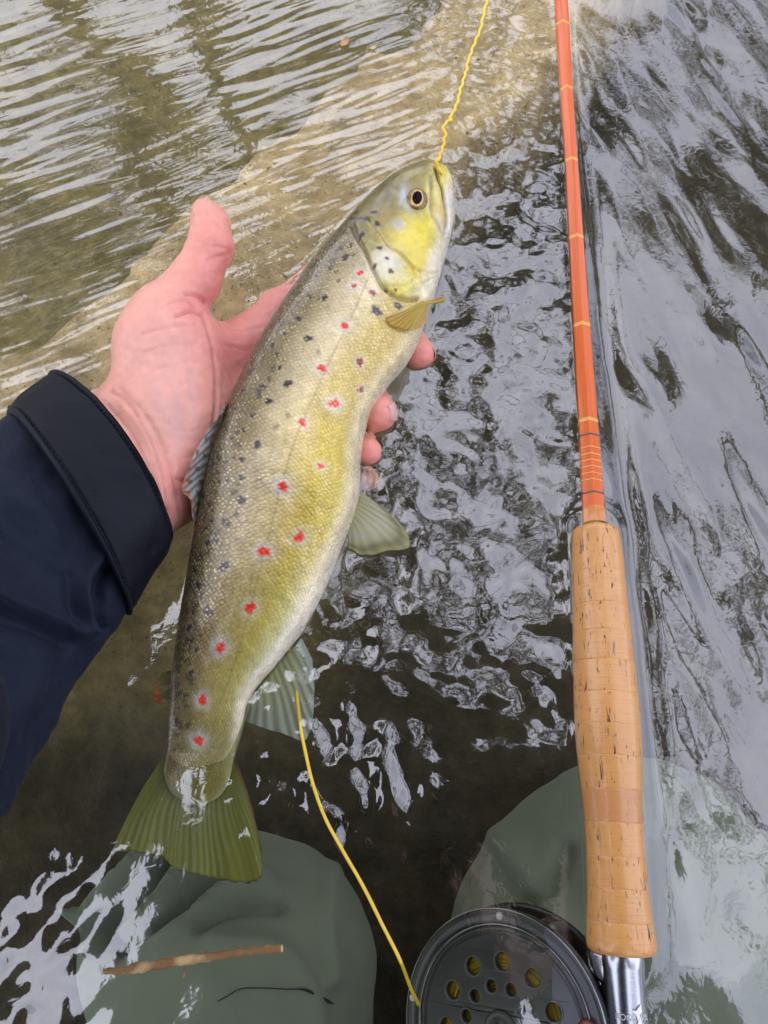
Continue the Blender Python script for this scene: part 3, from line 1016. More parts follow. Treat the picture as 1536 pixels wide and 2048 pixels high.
def blob(cx, cy, rx, ry, ang, c, a, soft=1.0):
    global col
    m_ = top
    dx, dy = Q[m_, 0] - cx, Q[m_, 1] - cy
    ca, sa = math.cos(math.radians(ang)), math.sin(math.radians(ang))
    e = ((dx * ca + dy * sa) / rx)**2 + ((-dx * sa + dy * ca) / ry)**2
    wgt = a * np.exp(-e**(1.0 / soft if soft != 1 else 1.0))
    col[m_] = col[m_] * (1 - wgt[:, None]) + np.array(c) * wgt[:, None]


blob(772, 528, 34, 34, 30, (.66, .63, .50), .92, .6)        # white gill cover
blob(805, 557, 22, 10, 20, (.74, .68, .28), .7)
blob(828, 470, 40, 48, 20, (.70, .56, .04), .85, .7)         # yellow cheek
blob(842, 525, 14, 18, 0, (.66, .50, .02), .8)
blob(868, 520, 12, 26, 25, (.66, .60, .46), .8)
blob(796, 450, 15, 13, 0, (.36, .40, .52), .65)              # blue patches
blob(832, 398, 27, 34, 0, (.16, .12, .035), .75, .6)
blob(806, 388, 8, 21, 10, (.50, .55, .62), .85)
blob(829, 353, 7, 4, 20, (.06, .05, .03), .8)
blob(760, 400, 40, 26, -45, (.13, .105, .035), .5)
blob(815, 415, 8, 14, -30, (.42, .46, .42), .6)
blob(775, 430, 22, 16, 30, (.34, .24, .08), .6)
blob(830, 355, 34, 12, 20, (.28, .22, .04), .7)
blob(856, 395, 5, 34, 0, (.66, .58, .16), .7)
blob(873, 395, 5, 40, -8, (.60, .54, .22), .8)               # upper jaw
blob(884, 432, 6, 26, -12, (.55, .36, .05), .9)
blob(876, 440, 4, 22, -18, (.62, .48, .52), .6)
blob(897, 390, 8, 34, 0, (.70, .66, .62), .9)                # pale lower jaw
blob(903, 372, 5, 12, 0, (.62, .55, .22), .5)
blob(895, 455, 6, 30, 10, (.68, .62, .55), .8)
blob(830, 605, 22, 10, -10, (.62, .50, .14), .8)
blob(818, 628, 38, 22, -25, (.50, .33, .04), .55)
blob(640, 930, 40, 90, 20, (.46, .36, .02), .35)
blob(650, 1010, 34, 90, 25, (.47, .38, .02), .45)
for ln, w_, c_, a_ in ((MOUTH, 2.4, (.14, .06, .06), .9), (PREOP, 1.7, (.50, .22, .03), .5), (GILL, 3.5, (.20, .15, .07), .6), (SUBOP, 1.8, (.62, .48, .05), .8), (MAXIL, 1.8, (.45, .36, .40), .6)):
    d = polydist(Q[hd], catmull(ln, 40))
    wg = (a_ * np.exp(-(d / w_)**2))[:, None]
    col[hd] = col[hd] * (1 - wg) + np.array(c_) * wg
# lateral line
LAT = catmull([(735, 560), (700, 640), (660, 720), (625, 800), (590, 880), (566, 960), (545, 1040), (525, 1120), (505, 1200), (480, 1290), (450, 1380), (425, 1460), (412, 1560)], 120)
bod = top & (ss > 0.15)
d = polydist(Q[bod], LAT)
wg = (0.5 * np.exp(-(d / 2.2)**2))[:, None]
col[bod] = col[bod] * (1 - wg) + np.array((.22, .17, .06)) * wg

# spots
RED = [(688, 650, 1), (644, 737, 1), (668, 808, 1.1), (604, 845, 1), (642, 932, .8), (565, 972, 1.25), (599, 1073, 1.1), (527, 1104, 1.25), (501, 1215, 1.2),
       (441, 1294, 1.15), (405, 1399, 1.1), (398, 1481, 1.1), (722, 545, .8), (708, 572, .7)]
MIX = [(719, 725, 1), (722, 780, .8), (745, 585, .8)]
BRN = [(752, 620, 1.3), (796, 612, 1.0), (616, 675, 1), (575, 767, 1), (537, 802, .9), (524, 770, .7), (514, 890, 1), (482, 1000, 1.1), (447, 1133, 1.2), (417, 1225, 1.3),
       (395, 1170, 1), (378, 1255, .9), (690, 515, 1), (650, 597, .9), (597, 637, .9), (562, 627, .7), (722, 470, .9), (700, 492, .8), (632, 552, .6), (545, 692, .7),
       (748, 424, .8), (486, 920, .8), (455, 960, .7), (430, 1083, .9), (414, 1085, .7), (393, 1300, .6), (382, 1345, .7), (505, 830, .7), (560, 735, .6), (486, 860, .6), (484, 955, .7)]
GOP = [(759, 497, 1), (774, 520, .8), (782, 544, 1), (772, 579, .8), (791, 579, .7), (750, 532, .8)]
FNT = [(551, 855, 1), (520, 960, 1), (455, 1030, .9), (482, 1048, .8), (472, 1080, .7), (445, 1182, .8), (450, 1200, .8), (430, 1255, .7), (405, 1318, .6), (575, 830, .8), (637, 705, .8)]
allowed = np.where(top)[0]


def spot(x, y, r, core, halo, hr, irr=0.35, a=1.0, ha=0.8):
    c3 = near_px(x, y)
    m_ = allowed[np.linalg.norm(FV[allowed] - c3, axis=1) < 0.016]
    dv = FV[m_] - c3
    ang_ = np.arctan2(dv @ np.array([0, 1.0, 0]), dv[:, 0])
    k = rng.uniform(0, 6.28, 3)
    dd = np.linalg.norm(dv, axis=1) / (1 + irr * (0.5 * np.sin(2 * ang_ + k[0]) + 0.35 * np.sin(3 * ang_ + k[1]) + 0.3 * np.sin(5 * ang_ + k[2])))
    dd = dd + 0.00022 * fbm(FV[m_], 420, 2, float(x % 7))
    if halo is not None:
        d0 = np.maximum(np.linalg.norm(dv, axis=1) * 0.6 + dd * 0.4, 0)
        wg = (ha * np.exp(-(d0 / (hr * 0.72))**2.6))[:, None]
        col[m_] = col[m_] * (1 - wg) + np.array(halo) * wg
    wg = (a * (1 - sstep(r * 0.55, r * 1.1, dd)))[:, None]
    col[m_] = col[m_] * (1 - wg) + np.array(core) * wg


for k in range(230):                                           # small freckles along the back
    i = int(rng.uniform(0.16, 0.90) * NS)
    f = abs(rng.normal()) * 0.13 + 0.03
    if f > 0.36: continue
    j = int(np.arccos(1 - 2 * f) / (2 * np.pi) * NP)
    p_ = Q[i * NP + j]
    spot(p_[0], p_[1], rng.uniform(.0008, .0019), (.022, .015, .010), None, 0, a=rng.uniform(.6, .95))
for x, y, s in RED: spot(x, y, .0023 * s * rng.uniform(.82, 1.12), (.70, .022, .012), (.62, .64, .60), .0054 * s * rng.uniform(.8, 1.1), irr=rng.uniform(.2, .45), ha=rng.uniform(.45, .8))
for x, y, s in MIX: spot(x, y, .0022 * s, (.24, .022, .014), (.55, .54, .46), .0042 * s, ha=.6)
for x, y, s in BRN: spot(x, y, .0022 * s, (.028, .015, .011), (.40, .35, .25), .0036 * s, ha=.45)
for x, y, s in GOP: spot(x, y, .0015 * s, (.10, .05, .03), (.60, .45, .22), .0023 * s, .2, ha=.5)
for x, y, s in FNT: spot(x, y, .0017 * s, (.26, .15, .12), None, 0, a=.65)
scale_m = np.clip(1 - headm, 0, 1) * sstep(0.11, 0.2, ss) * (1 - sstep(0.95, 0.995, ss))
scale_m *= 1 - np.repeat(0.0, len(scale_m))
fish = thing('brown_trout', (float(FC[400, 0]), float(FC[400, 1]), 0.0), 'brown trout with red and dark spots lying on its side across the open hand', 'fish')
mesh_obj('body', FV2, FF, M['fish'], fish, col=np.concatenate([np.clip(col, 0.004, 0.9), scale_m[:, None]], 1), uv=FUV)


def top_z(x, y):
    return near_px(x, y)[2]


# eye
ec = near_px(834, 398)
i_e = int(np.argmin((Q[:, 0] - 834)**2 + (Q[:, 1] - 398)**2))
en = fn[i_e] * 0.55 + np.array([0.05, -0.25, 1.0]) * 0.45; en /= np.linalg.norm(en)
ax_l = FC[60] - FC[20]; ax_l -= en * (ax_l @ en); ax_l /= np.linalg.norm(ax_l)
ax_v = P(839, 380, ec[2]) - P(835, 412, ec[2]); ax_v -= en * (ax_v @ en); ax_v /= np.linalg.norm(ax_v)
ax_l = ax_v
ax_s = np.cross(en, ax_l)


def disc_cap(c, n, u_, w_, ru, rw, hgt_, ns=40, nr=12, inner=0.0):
    rr = np.linspace(inner, 1, nr)
    a_ = np.linspace(0, 2 * np.pi, ns, endpoint=False)
    v_ = c + (rr[:, None, None] * (u_ * ru * np.cos(a_)[None, :, None] + w_ * rw * np.sin(a_)[None, :, None])) + n * (hgt_ * np.sqrt(np.clip(1 - rr**2, 0, 1)))[:, None, None]
    return v_.reshape(-1, 3), grid_faces(nr, ns, wrap_v=True)


e0 = ec - en * 0.0010
v_, f_ = disc_cap(e0, en, ax_l, ax_s, 0.0064, 0.0052, 0.0022)
eye = mesh_obj('eye', v_, f_, M['iris'], fish)
v_, f_ = disc_cap(e0 + en * 0.0019 - ax_l * 0.0002, en, ax_l, ax_s, 0.0047, 0.0031, 0.0008, inner=0.74)
mesh_obj('iris_ring', v_, f_, M['ring'], eye)
v_, f_ = disc_cap(e0 + en * 0.0018 - ax_l * 0.0002, en, ax_l, ax_s, 0.0041, 0.0024, 0.0011)
mesh_obj('pupil', v_, f_, M['pupil'], eye)


def fin(name, base, tips, zb, zt, nray, colf, lift=None, bow=0.0, ragged=0.0, label=None, parent=None):
    nu, nv = max(60, nray * 7), 34
    b2, t2 = catmull(base, nu), catmull(tips, nu)
    u_ = np.linspace(0, 1, nu); v1 = np.linspace(0, 1, nv)
    r = np.random.default_rng(len(name) * 7 + nray)
    rag = 1 - ragged * np.abs(np.interp(u_, np.linspace(0, 1, nray * 2), r.uniform(0, 1, nray * 2)))
    vv = v1[None] * rag[:, None]
    px = b2[:, None] * (1 - vv[..., None]) + t2[:, None] * vv[..., None]
    perp = np.stack([-(t2 - b2)[:, 1], (t2 - b2)[:, 0]], -1)
    px = px + perp[:, None] * (bow * np.sin(np.pi * vv) * (u_[:, None] - 0.5))[..., None]
    zb_ = np.interp(u_, np.linspace(0, 1, len(zb)), zb); zt_ = np.interp(u_, np.linspace(0, 1, len(zt)), zt)
    z = zb_[:, None] * (1 - vv) + zt_[:, None] * vv
    ray = 0.5 + 0.5 * np.cos(2 * np.pi * nray * (u_[:, None] + 0.012 * np.sin(5 * vv) + .010 * np.sin(13 * u_[:, None]) + .006 * np.sin(31 * u_[:, None] + 1)))
    z = z + (0.00014 if nray > 20 else 0.00026) * (ray - 0.5) * (0.4 + 0.6 * vv) + 0.0006 * np.sin(9 * u_[:, None] + 3 * vv) * vv
    d_ = rays(px[..., 0], px[..., 1])
    t_ = (z - CAMZ) / d_[..., 2]
    V_ = d_ * t_[..., None]; V_[..., 2] += CAMZ
    c = colf(u_[:, None] + 0 * vv, vv, ray)
    o = mesh_obj(name, V_.reshape(-1, 3), grid_faces(nu, nv), M['fin'], parent or fish, col=c.reshape(-1, 4))
    md = o.modifiers.new('solid', 'SOLIDIFY'); md.thickness = 0.0004; md.offset = 0
    if label: o['label'] = label
    return o


def lerp3(a, b, w_): return np.asarray(a) * (1 - w_[..., None]) + np.asarray(b) * w_[..., None]


def rgba(c, a): return np.concatenate([np.clip(c, 0.005, 0.9), a[..., None]], -1)


def c_tail(u_, v_, ray):
    c = lerp3((.20, .20, .055), (.25, .25, .05), v_)
    c = c * (0.90 + 0.14 * ray)[..., None]
    pale = np.exp(-((u_ - .5) / .22)**2) * np.exp(-((v_ - .12) / .25)**2) * ray
    c = lerp3(c, (.40, .42, .30), 0.5 * pale)
    c = lerp3(c, (.05, .035, .02), sstep(.95, 1.0, v_) * .8)
    c = lerp3(c, (.18, .04, .02), np.exp(-((u_ - .99) / .02)**2) * .7)
    c = c + 0.03 * np.sin(u_ * 37)[..., None] * v_[..., None] * np.array([1, 1, .3])
    return rgba(c, 0.96 - 0.06 * v_)


zt0 = FZ - 0.0005
fin('tail_fin', [(326, 1515), (345, 1556), (375, 1572), (420, 1572), (447, 1556), (468, 1512)],
    [(229, 1690), (228, 1702), (275, 1707), (325, 1717), (348, 1738), (400, 1754), (455, 1764), (505, 1768), (522, 1757), (523, 1700)],
    [zt0] * 3, [-0.0085, -0.0095, -0.0085], 26, c_tail, bow=-0.06, ragged=0.035)


def c_anal(u_, v_, ray):
    c = lerp3((.50, .50, .30), (.56, .60, .58), v_)
    c = c * (0.70 + 0.45 * ray)[..., None]
    c = lerp3(c, (.66, .72, .80), np.exp(-(u_ / .12)**2) * .9)
    return rgba(c, 0.9 - 0.45 * v_ * (1 - 0.5 * ray))


fin('anal_fin', [(603, 1276), (560, 1325), (498, 1400)], [(625, 1320), (629, 1395), (612, 1480), (560, 1468), (515, 1452), (487, 1442)],
    [-.001, -.003], [-.0015, -.006], 11, c_anal, ragged=0.03)


def c_pelv(u_, v_, ray):
    c = lerp3((.50, .47, .24), (.42, .40, .16), v_) * (0.84 + 0.24 * ray)[..., None]
    c = lerp3(c, (.60, .60, .52), np.exp(-((v_ - .45) / .25)**2) * .4)
    c = lerp3(c, (.10, .09, .05), np.exp(-((v_ - .82) / .10)**2) * .55)
    return rgba(c, 0.92 - 0.25 * v_)


fin('pelvic_fin', [(723, 985), (712, 1015), (698, 1048)], [(748, 1002), (790, 1036), (820, 1078), (816, 1098), (770, 1104), (730, 1112), (696, 1098)],
    [.003, 0.002], [.0030, .0035, .0030, .0020], 9, c_pelv, ragged=0.05)


def c_dors(u_, v_, ray):
    c = lerp3((.22, .20, .13), (.40, .40, .40), sstep(.1, .5, v_))
    c = c * (0.45 + 0.75 * ray)[..., None]
    c = lerp3(c, (.50, .20, .03), sstep(.55, .95, v_) * sstep(.25, .5, u_) * (1 - .6 * ray))
    c = lerp3(c, (.72, .66, .58), np.exp(-((u_ - .30) / .06)**2) * sstep(.4, .9, v_) * .8)
    dk = (np.sin(u_ * 61 + v_ * 9) > .55) & (np.sin(v_ * 17 + u_ * 40) > 0.1)
    c = lerp3(c, (.05, .04, .03), dk * .7)
    return rgba(c, 0.95 - 0.2 * v_ * (1 - ray))


fin('dorsal_fin', [(452, 802), (430, 868), (412, 935), (398, 1000), (392, 1046)], [(446, 822), (404, 880), (372, 945), (362, 985), (378, 1000), (384, 1030), (388, 1062)],
    [.019, .018, .015, .010], [.023, .026, .024, .012], 13, c_dors, ragged=0.10)


def c_adip(u_, v_, ray):
    c = lerp3((.22, .19, .09), (.28, .22, .09), v_)
    c = lerp3(c, (.62, .10, .015), sstep(.55, .95, v_) * sstep(.25, .6, u_))
    return rgba(c, 0.97 - 0 * v_)


fin('adipose_fin', [(346, 1338), (343, 1365), (341, 1398)], [(330, 1344), (312, 1366), (307, 1388), (313, 1404), (326, 1407)], [-.004, -.005], [-.004, -.006], 3, c_adip)


def c_pect(u_, v_, ray):
    c = lerp3((.60, .46, .07), (.60, .38, .05), v_) * (0.84 + 0.2 * ray)[..., None]
    c = lerp3(c, (.60, .32, .14), sstep(.6, 1, u_) * .6)
    return rgba(c, 0.82 - 0.35 * v_ * (1 - .6 * ray))


zp = [top_z(x, y) + .0016 for x, y in ((846, 606), (848, 622))]
zq = [top_z(x, y) + .0022 for x, y in ((776, 633), (795, 648), (820, 655), (838, 650))]
fin('pectoral_fin', [(846, 601), (851, 608), (852, 616)], [(769, 634), (778, 649), (800, 657), (828, 661), (852, 648)], zp, zq, 9, c_pect, bow=0.1, ragged=0.03)
fin('pectoral_fin', [(842, 607), (846, 611)], [(886, 592), (891, 598), (886, 605)], [zp[0] - .001] * 2, [zp[0] - .003] * 2, 3, c_pect)

# ================================================================== the angler
person = thing('person', (-0.05, -0.30, BEDZ), 'kneeling angler in navy jacket and green waders holding the trout in an open left hand', 'person')


def A3(p):
    return P(p[0], p[1], p[2]) if len(p) == 3 else np.asarray(p)


def cap_(a, b, ra, rb, k=0.008): return ('c', A3(a), A3(b), ra, rb, k)


hand = [
    # forearm and wrist (two bones make it flat)
    cap_((60, 1090, .016), (225, 905, .012), .0215, .0195, .012), cap_((110, 1150, .016), (262, 965, .010), .0215, .0195, .012),
    cap_((205, 880, .012), (285, 985, .008), .0185, .0190, .012),
    cap_((225, 900, .012), (330, 820, .006), .0190, .0185, .012), cap_((268, 965, .010), (365, 900, .002), .0195, .0175, .012),
    # heel of the hand, little finger side
    cap_((300, 975, .006), (440, 950, -.008), .0170, .0150, .012),
    cap_((330, 930, .004), (520, 880, -.012), .0150, .0130, .012),
    cap_((340, 860, .004), (540, 790, -.012), .0145, .0130, .012),
    cap_((345, 800, .004), (510, 690, -.008), .0140, .0125, .012),
    cap_((440, 940, -.008), (545, 930, -.016), .0140, .0115, .010),
    # thenar mound and thumb
    cap_((300, 850, .012), (322, 690, .017), .0185, .0200, .012),
    cap_((345, 820, .010), (378, 700, .013), .0155, .0150, .014),
    cap_((322, 690, .017), (330, 640, .018), .0180, .0150, .010),
    cap_((328, 634, .019), (392, 558, .021), .0146, .0112, .006),
    cap_((392, 558, .021), (421, 494, .025), .0112, .0102, .005),
    cap_((421, 494, .025), (421, 450, .027), .0100, .0086, .005),
    cap_((421, 450, .027), (409, 424, .028), .0084, .0062, .005),
    # web between thumb and index finger
    cap_((375, 680, .010), (450, 705, .000), .0100, .0090, .012),
    # index finger
    cap_((470, 705, -.006), (556, 622, -.008), .0115, .0098, .010), cap_((556, 622, -.008), (646, 552, -.013), .0098, .0090, .006),
    cap_((646, 552, -.013), (765, 604, -.022), .0090, .0082, .006), cap_((765, 604, -.022), (838, 706, .0005), .0088, .0078, .006),
    # middle finger
    cap_((520, 775, -.012), (655, 735, -.026), .0115, .0098, .010), cap_((655, 735, -.026), (728, 775, -.022), .0096, .0088, .006),
    cap_((728, 775, -.020), (757, 826, .0035), .0090, .0086, .006),
    # ring finger
    cap_((530, 860, -.014), (640, 850, -.028), .0110, .0095, .010), cap_((640, 850, -.028), (708, 878, -.024), .0092, .0085, .006),
    cap_((708, 878, -.022), (736, 903, .0015), .0082, .0064, .005),
    # little finger
    cap_((535, 935, -.017), (620, 945, -.028), .0095, .0085, .010), cap_((620, 945, -.028), (690, 955, -.024), .0080, .0072, .005),
    cap_((690, 955, -.024), (733, 958, -.013), .0072, .0058, .005),
]
HV, HF = surfnet(hand, 0.00105)
HV = relax(HV, HF, 3, 0.5)
HN = vnormals(HV, HF)
if ((HV - HV.mean(0)) * HN).sum(1).mean() < 0:
    HF = HF[:, ::-1]; HN = -HN
HQ = proj(HV)
hu = HN[:, 2] > -0.15
HQ[~hu] = 1e6


CRE = []


def hgroove(line, w, depth, push=None):
    d = polydist(HQ, catmull(line, 30))
    HV[:] -= HN * (1.35 * depth * np.exp(-(d / w)**2))[:, None]
    CRE.append((catmull(line, 30), w, depth))


for ln, w_, dp in (
        ([(405, 628), (424, 690), (432, 760), (430, 830), (418, 900), (405, 950)], 4, .0007),     # life line
        ([(352, 632), (385, 622), (408, 632)], 3.5, .0010), ([(372, 588), (396, 592), (412, 606)], 3.5, .0012),
        ([(338, 606), (372, 600), (392, 612)], 3, .0006),
        ([(415, 520), (440, 512), (462, 508)], 3, .0005), ([(420, 545), (440, 548), (452, 556)], 2.5, .0003),
        ([(426, 492), (446, 496), (463, 502)], 2.5, .0006),
        ([(285, 668), (330, 656), (375, 650), (404, 652)], 3, .0004), ([(290, 705), (340, 690), (395, 686)], 2.6, .0003),
        ([(300, 742), (345, 730), (400, 724)], 2.6, .00025), ([(372, 690), (376, 750), (384, 800)], 3, .00025),
        ([(345, 860), (380, 862), (420, 850)], 2.5, .0003), ([(330, 905), (370, 915), (408, 905)], 2.5, .0003),
        ([(400, 958), (380, 965), (352, 958)], 2.8, .0005),
        ([(222, 782), (252, 800), (278, 840), (300, 880), (318, 930), (330, 985), (338, 1040)], 4, .0010),
        ([(240, 775), (280, 815), (310, 862), (335, 915), (352, 980), (360, 1035)], 4, .0007),
        ([(205, 800), (245, 845), (275, 890), (296, 940), (312, 1000)], 3.5, .0007),
        ([(440, 650), (480, 660), (520, 655)], 3, .0005), ([(450, 690), (490, 700)], 3, .0004),
        ([(428, 700), (470, 770), (490, 840)], 3, .0004)):
    hgroove(ln, w_, dp)
# tendons at the wrist
for ln, w_, dp in (([(215, 850), (262, 905), (292, 960), (306, 1020)], 9, -.0010), ([(245, 812), (288, 862), (318, 930), (328, 1010)], 8, -.0009)):
    hgroove(ln, w_, dp)
HV += HN * (0.00022 * fbm(HV, 160, 3, 12))[:, None]

hcol = np.tile(np.array([0.68, 0.375, 0.285]), (len(HV), 1))


def hblob(cx, cy, rx, ry, ang, c, a):
    dx, dy = HQ[:, 0] - cx, HQ[:, 1] - cy
    ca, sa = math.cos(math.radians(ang)), math.sin(math.radians(ang))
    e = ((dx * ca + dy * sa) / rx)**2 + ((-dx * sa + dy * ca) / ry)**2
    w_ = (a * np.exp(-e))[:, None]
    hcol[:] = hcol * (1 - w_) + np.array(c) * w_


hblob(330, 720, 70, 110, 10, (.72, .455, .375), .8)
hblob(430, 520, 60, 110, 15, (.70, .285, .235), .85)
hblob(405, 420, 22, 24, 0, (.72, .38, .31), .5)
hblob(445, 545, 22, 60, 20, (.70, .22, .18), .55)
hblob(395, 615, 40, 30, 0, (.68, .24, .22), .6)
hblob(470, 690, 70, 80, 30, (.70, .25, .22), .85)
hblob(560, 570, 80, 60, -40, (.72, .32, .27), .8)
hblob(430, 860, 45, 90, 10, (.70, .36, .30), .6)
hblob(385, 980, 60, 70, 0, (.70, .30, .26), .75)
hblob(345, 835, 40, 60, 0, (.60, .42, .35), .4)
hblob(225, 860, 50, 60, 40, (.64, .40, .29), .5)
for x, y in ((848, 712), (765, 830), (740, 905)): hblob(x, y, 34, 34, 0, (.72, .285, .23), .85)
hd_line = polydist(HQ, catmull([(405, 628), (424, 690), (432, 760), (430, 830), (418, 900)], 30))
hcol *= (1 - 0.18 * np.exp(-(hd_line / 4)**2))[:, None]
for ln in ([(315, 780), (330, 830), (365, 880)], [(350, 790), (362, 850), (350, 910)], [(380, 740), (390, 830), (400, 880)]):
    d = polydist(HQ, catmull(ln, 20)); w_ = (.22 * np.exp(-(d / 7)**2))[:, None]
    hcol[:] = hcol * (1 - w_) + np.array((.45, .40, .42)) * w_
for l_, w_, dp in CRE:
    if dp > 0:
        d = polydist(HQ, l_); w2_ = (min(.5, 420 * dp) * np.exp(-(d / (w_ * .75))**2))[:, None]
        hcol[:] = hcol * (1 - w2_) + np.array((.52, .17, .14)) * w2_
hcol *= np.array([1.16, .96, .92])
hcol *= (1 + 0.07 * fbm(HV, 70, 3, 13) + 0.05 * fbm(HV, 210, 3, 23))[:, None]

# rest of the body: torso, head, right arm and the hand round the phone (above and behind the lens)
SHL, SHR, HIP = np.array([-0.27, 0.11, 0.60]), np.array([0.13, 0.03, 0.59]), np.array([-0.06, -0.58, 0.14])
NECK = np.array([-0.07, 0.03, 0.64]); HEAD = np.array([-0.06, 0.085, 0.745])
fwd = np.array([0, ST, -CT]); upv = np.array([0, CT, ST])
PHC = np.array([0.0, 0, CAMZ]) - fwd * 0.009 - upv * 0.052 + np.array([0.022, 0, 0])
rw_ = PHC + np.array([0.115, -0.05, 0.06])
RELB = np.array([0.22, -0.26, 0.33])
ELB = np.array([-0.40, -0.14, 0.19])
bodyp = [('c', NECK - [0, .05, .03], HEAD - [0, .0, .05], .055, .052, .03), ('e', HEAD, (.075, .098, .105), None, .02),
         ('c', HEAD + [0, .085, -.005], HEAD + [0, .112, -.035], .010, .014, .010), ('c', HEAD + [0, .06, -.085], HEAD + [0, .075, -.08], .026, .022, .02),
         ('e', HEAD + [.078, -.01, -.01], (.012, .022, .034), None, .006), ('e', HEAD + [-.078, -.01, -.01], (.012, .022, .034), None, .006),
         ('c', (NECK + HIP) / 2, HIP, .11, .13, .04), ('c', SHL, SHR, .05, .05, .03), ('c', NECK - [0, .1, .1], (NECK + HIP) / 2, .12, .12, .05),
         ('c', SHL, ELB, .048, .040, .03), ('c', SHR, RELB, .046, .038, .03), ('c', RELB, rw_, .034, .025, .02),
         ('c', rw_, PHC + [.060, -.03, .045], .026, .024, .02)]
pn = -fwd                                    # away from the water, out of the screen
for k, (sx, oy) in enumerate(((1, .035), (1, .012), (1, -.012), (1, -.034))):
    a_ = PHC + np.array([.052, 0, 0]) + upv * oy + pn * .022
    b_ = PHC + np.array([.044, 0, 0]) + upv * oy + pn * .002
    bodyp.append(('c', PHC + [.062, -.03, .045] + upv * oy * .8, a_, .012, .009, .010))
    bodyp.append(('c', a_, b_, .009, .008, .006))
bodyp.append(('c', PHC + [.055, -.035, .045], PHC + np.array([.012, 0, 0]) - upv * .03 + pn * .013, .012, .008, .010))
BV, BF = surfnet(bodyp, 0.0055)
BV = relax(BV, BF, 2)
BN = vnormals(BV, BF)
if ((BV - BV.mean(0)) * BN).sum(1).mean() < 0: BF = BF[:, ::-1]
bcol = np.tile(np.array([0.62, 0.38, 0.29]), (len(BV), 1)) * (1 + 0.06 * fbm(BV, 30, 3, 14))[:, None]
body = mesh_obj('body', np.concatenate([HV, BV]), np.concatenate([HF, BF + len(HV)]), M['skin'], person, col=np.concatenate([hcol, bcol]))

# fingernails
def nail(c, n, u_, ru, rw):
    n = np.asarray(n, float); n /= np.linalg.norm(n)
    u_ = np.asarray(u_, float); u_ -= n * (u_ @ n); u_ /= np.linalg.norm(u_)
    w_ = np.cross(n, u_)
    a_ = np.linspace(-1, 1, 13); b_ = np.linspace(-1, 1, 13)
    Aa, Bb = np.meshgrid(a_, b_, indexing='ij')
    sq = np.sqrt(1 - 0.35 * Aa**2 * Bb**2)
    v_ = c + u_ * (Aa * ru * np.sqrt(1 - Bb**2 * .45))[..., None] + w_ * (Bb * rw)[..., None] + n * (-(Bb**2) * rw * .42 - Aa**2 * ru * .22)[..., None]
    o = mesh_obj('fingernail', v_.reshape(-1, 3), grid_faces(13, 13), M['nail'], body)
    md = o.modifiers.new('solid', 'SOLIDIFY'); md.thickness = .0005; md.offset = 0


def tip_nail(tip, n, along, off, ru, rw):
    n = np.asarray(n, float); n /= np.linalg.norm(n)
    nail(P(*tip) + n * off, n, along, ru, rw)


tip_nail((411, 430, .028), (-.93, .10, .30), P(405, 405, .029) - P(409, 445, .028), .0066, .0060, .0042)
tip_nail((757, 826, .0035), (.90, -.10, .34), P(750, 800, .0) - P(757, 850, .0) + np.array([0, 0, .010]), .0090, .0044, .0042)
tip_nail((838, 706, .0005), (.80, .25, -.10), P(848, 740, .004) - P(835, 700, -.004), .0078, .0050, .0050)


# ---- left sleeve
def sleeve_surface(stA, stB, zc, tau_, nrow, ncol, fwdk):
    A_, B_ = catmull(stA, nrow), catmull(stB, nrow)
    t_ = np.linspace(0, 1, nrow)
    z_ = np.interp(t_, np.linspace(0, 1, len(zc)), zc)
    Aw = np.stack([P(A_[i, 0], A_[i, 1], z_[i]) for i in range(nrow)]); Bw = np.stack([P(B_[i, 0], B_[i, 1], z_[i]) for i in range(nrow)])
    C_, H_ = (Aw + Bw) / 2, (Bw - Aw) / 2
    tu = np.interp(t_, np.linspace(0, 1, len(tau_)), tau_)
    f_ = C_[0] - C_[-1]; f_ /= np.linalg.norm(f_)
    p_ = np.linspace(0, 2 * np.pi, ncol, endpoint=False)
    n_ = np.array([0, 0, 1.0])
    k_ = np.interp(t_, np.linspace(0, 1, len(fwdk)), fwdk)
    V_ = C_[:, None] - H_[:, None] * np.cos(p_)[None, :, None] + n_ * (tu[:, None] * np.sin(p_)[None])[..., None] + f_ * (k_[:, None] * tu[:, None] * np.sin(p_)[None])[..., None]
    return V_, p_, t_


SA = [(56, 828), (22, 864), (0, 893), (-60, 950), (-150, 1040), (-260, 1130), (-400, 1230)]
SB = [(280, 1160), (234, 1222), (195, 1272), (140, 1368), (60, 1505), (-20, 1625), (-130, 1780)]
V_, p_, t_ = sleeve_surface(SA, SB, [.016, .018, .024, .035, .050, .075, .110], [.0295, .034, .036, .038, .040, .044, .048], 220, 260, [.30, .25, .15, 0])
sh = V_.shape
V_ = V_.reshape(-1, 3)
SFc = grid_faces(sh[0], sh[1], wrap_v=True)
sn = vnormals(V_, SFc)
cen = V_.reshape(sh).mean(1).repeat(sh[1], 0)
if ((V_ - cen) * sn).sum(1).mean() < 0: SFc = SFc[:, ::-1]; sn = -sn
sq_ = proj(V_); sq_[sn[:, 2] < -.1] = 1e6
dsp = 0.0022 * fbm(V_, 13, 3, 15) + 0.0006 * fbm(V_, 50, 3, 16)


def sfold(line, w, amp, step=None):
    global dsp
    ln = catmull(line, 40)
    d = polydist(sq_, ln)
    dsp = dsp + amp * np.exp(-(d / w)**2)


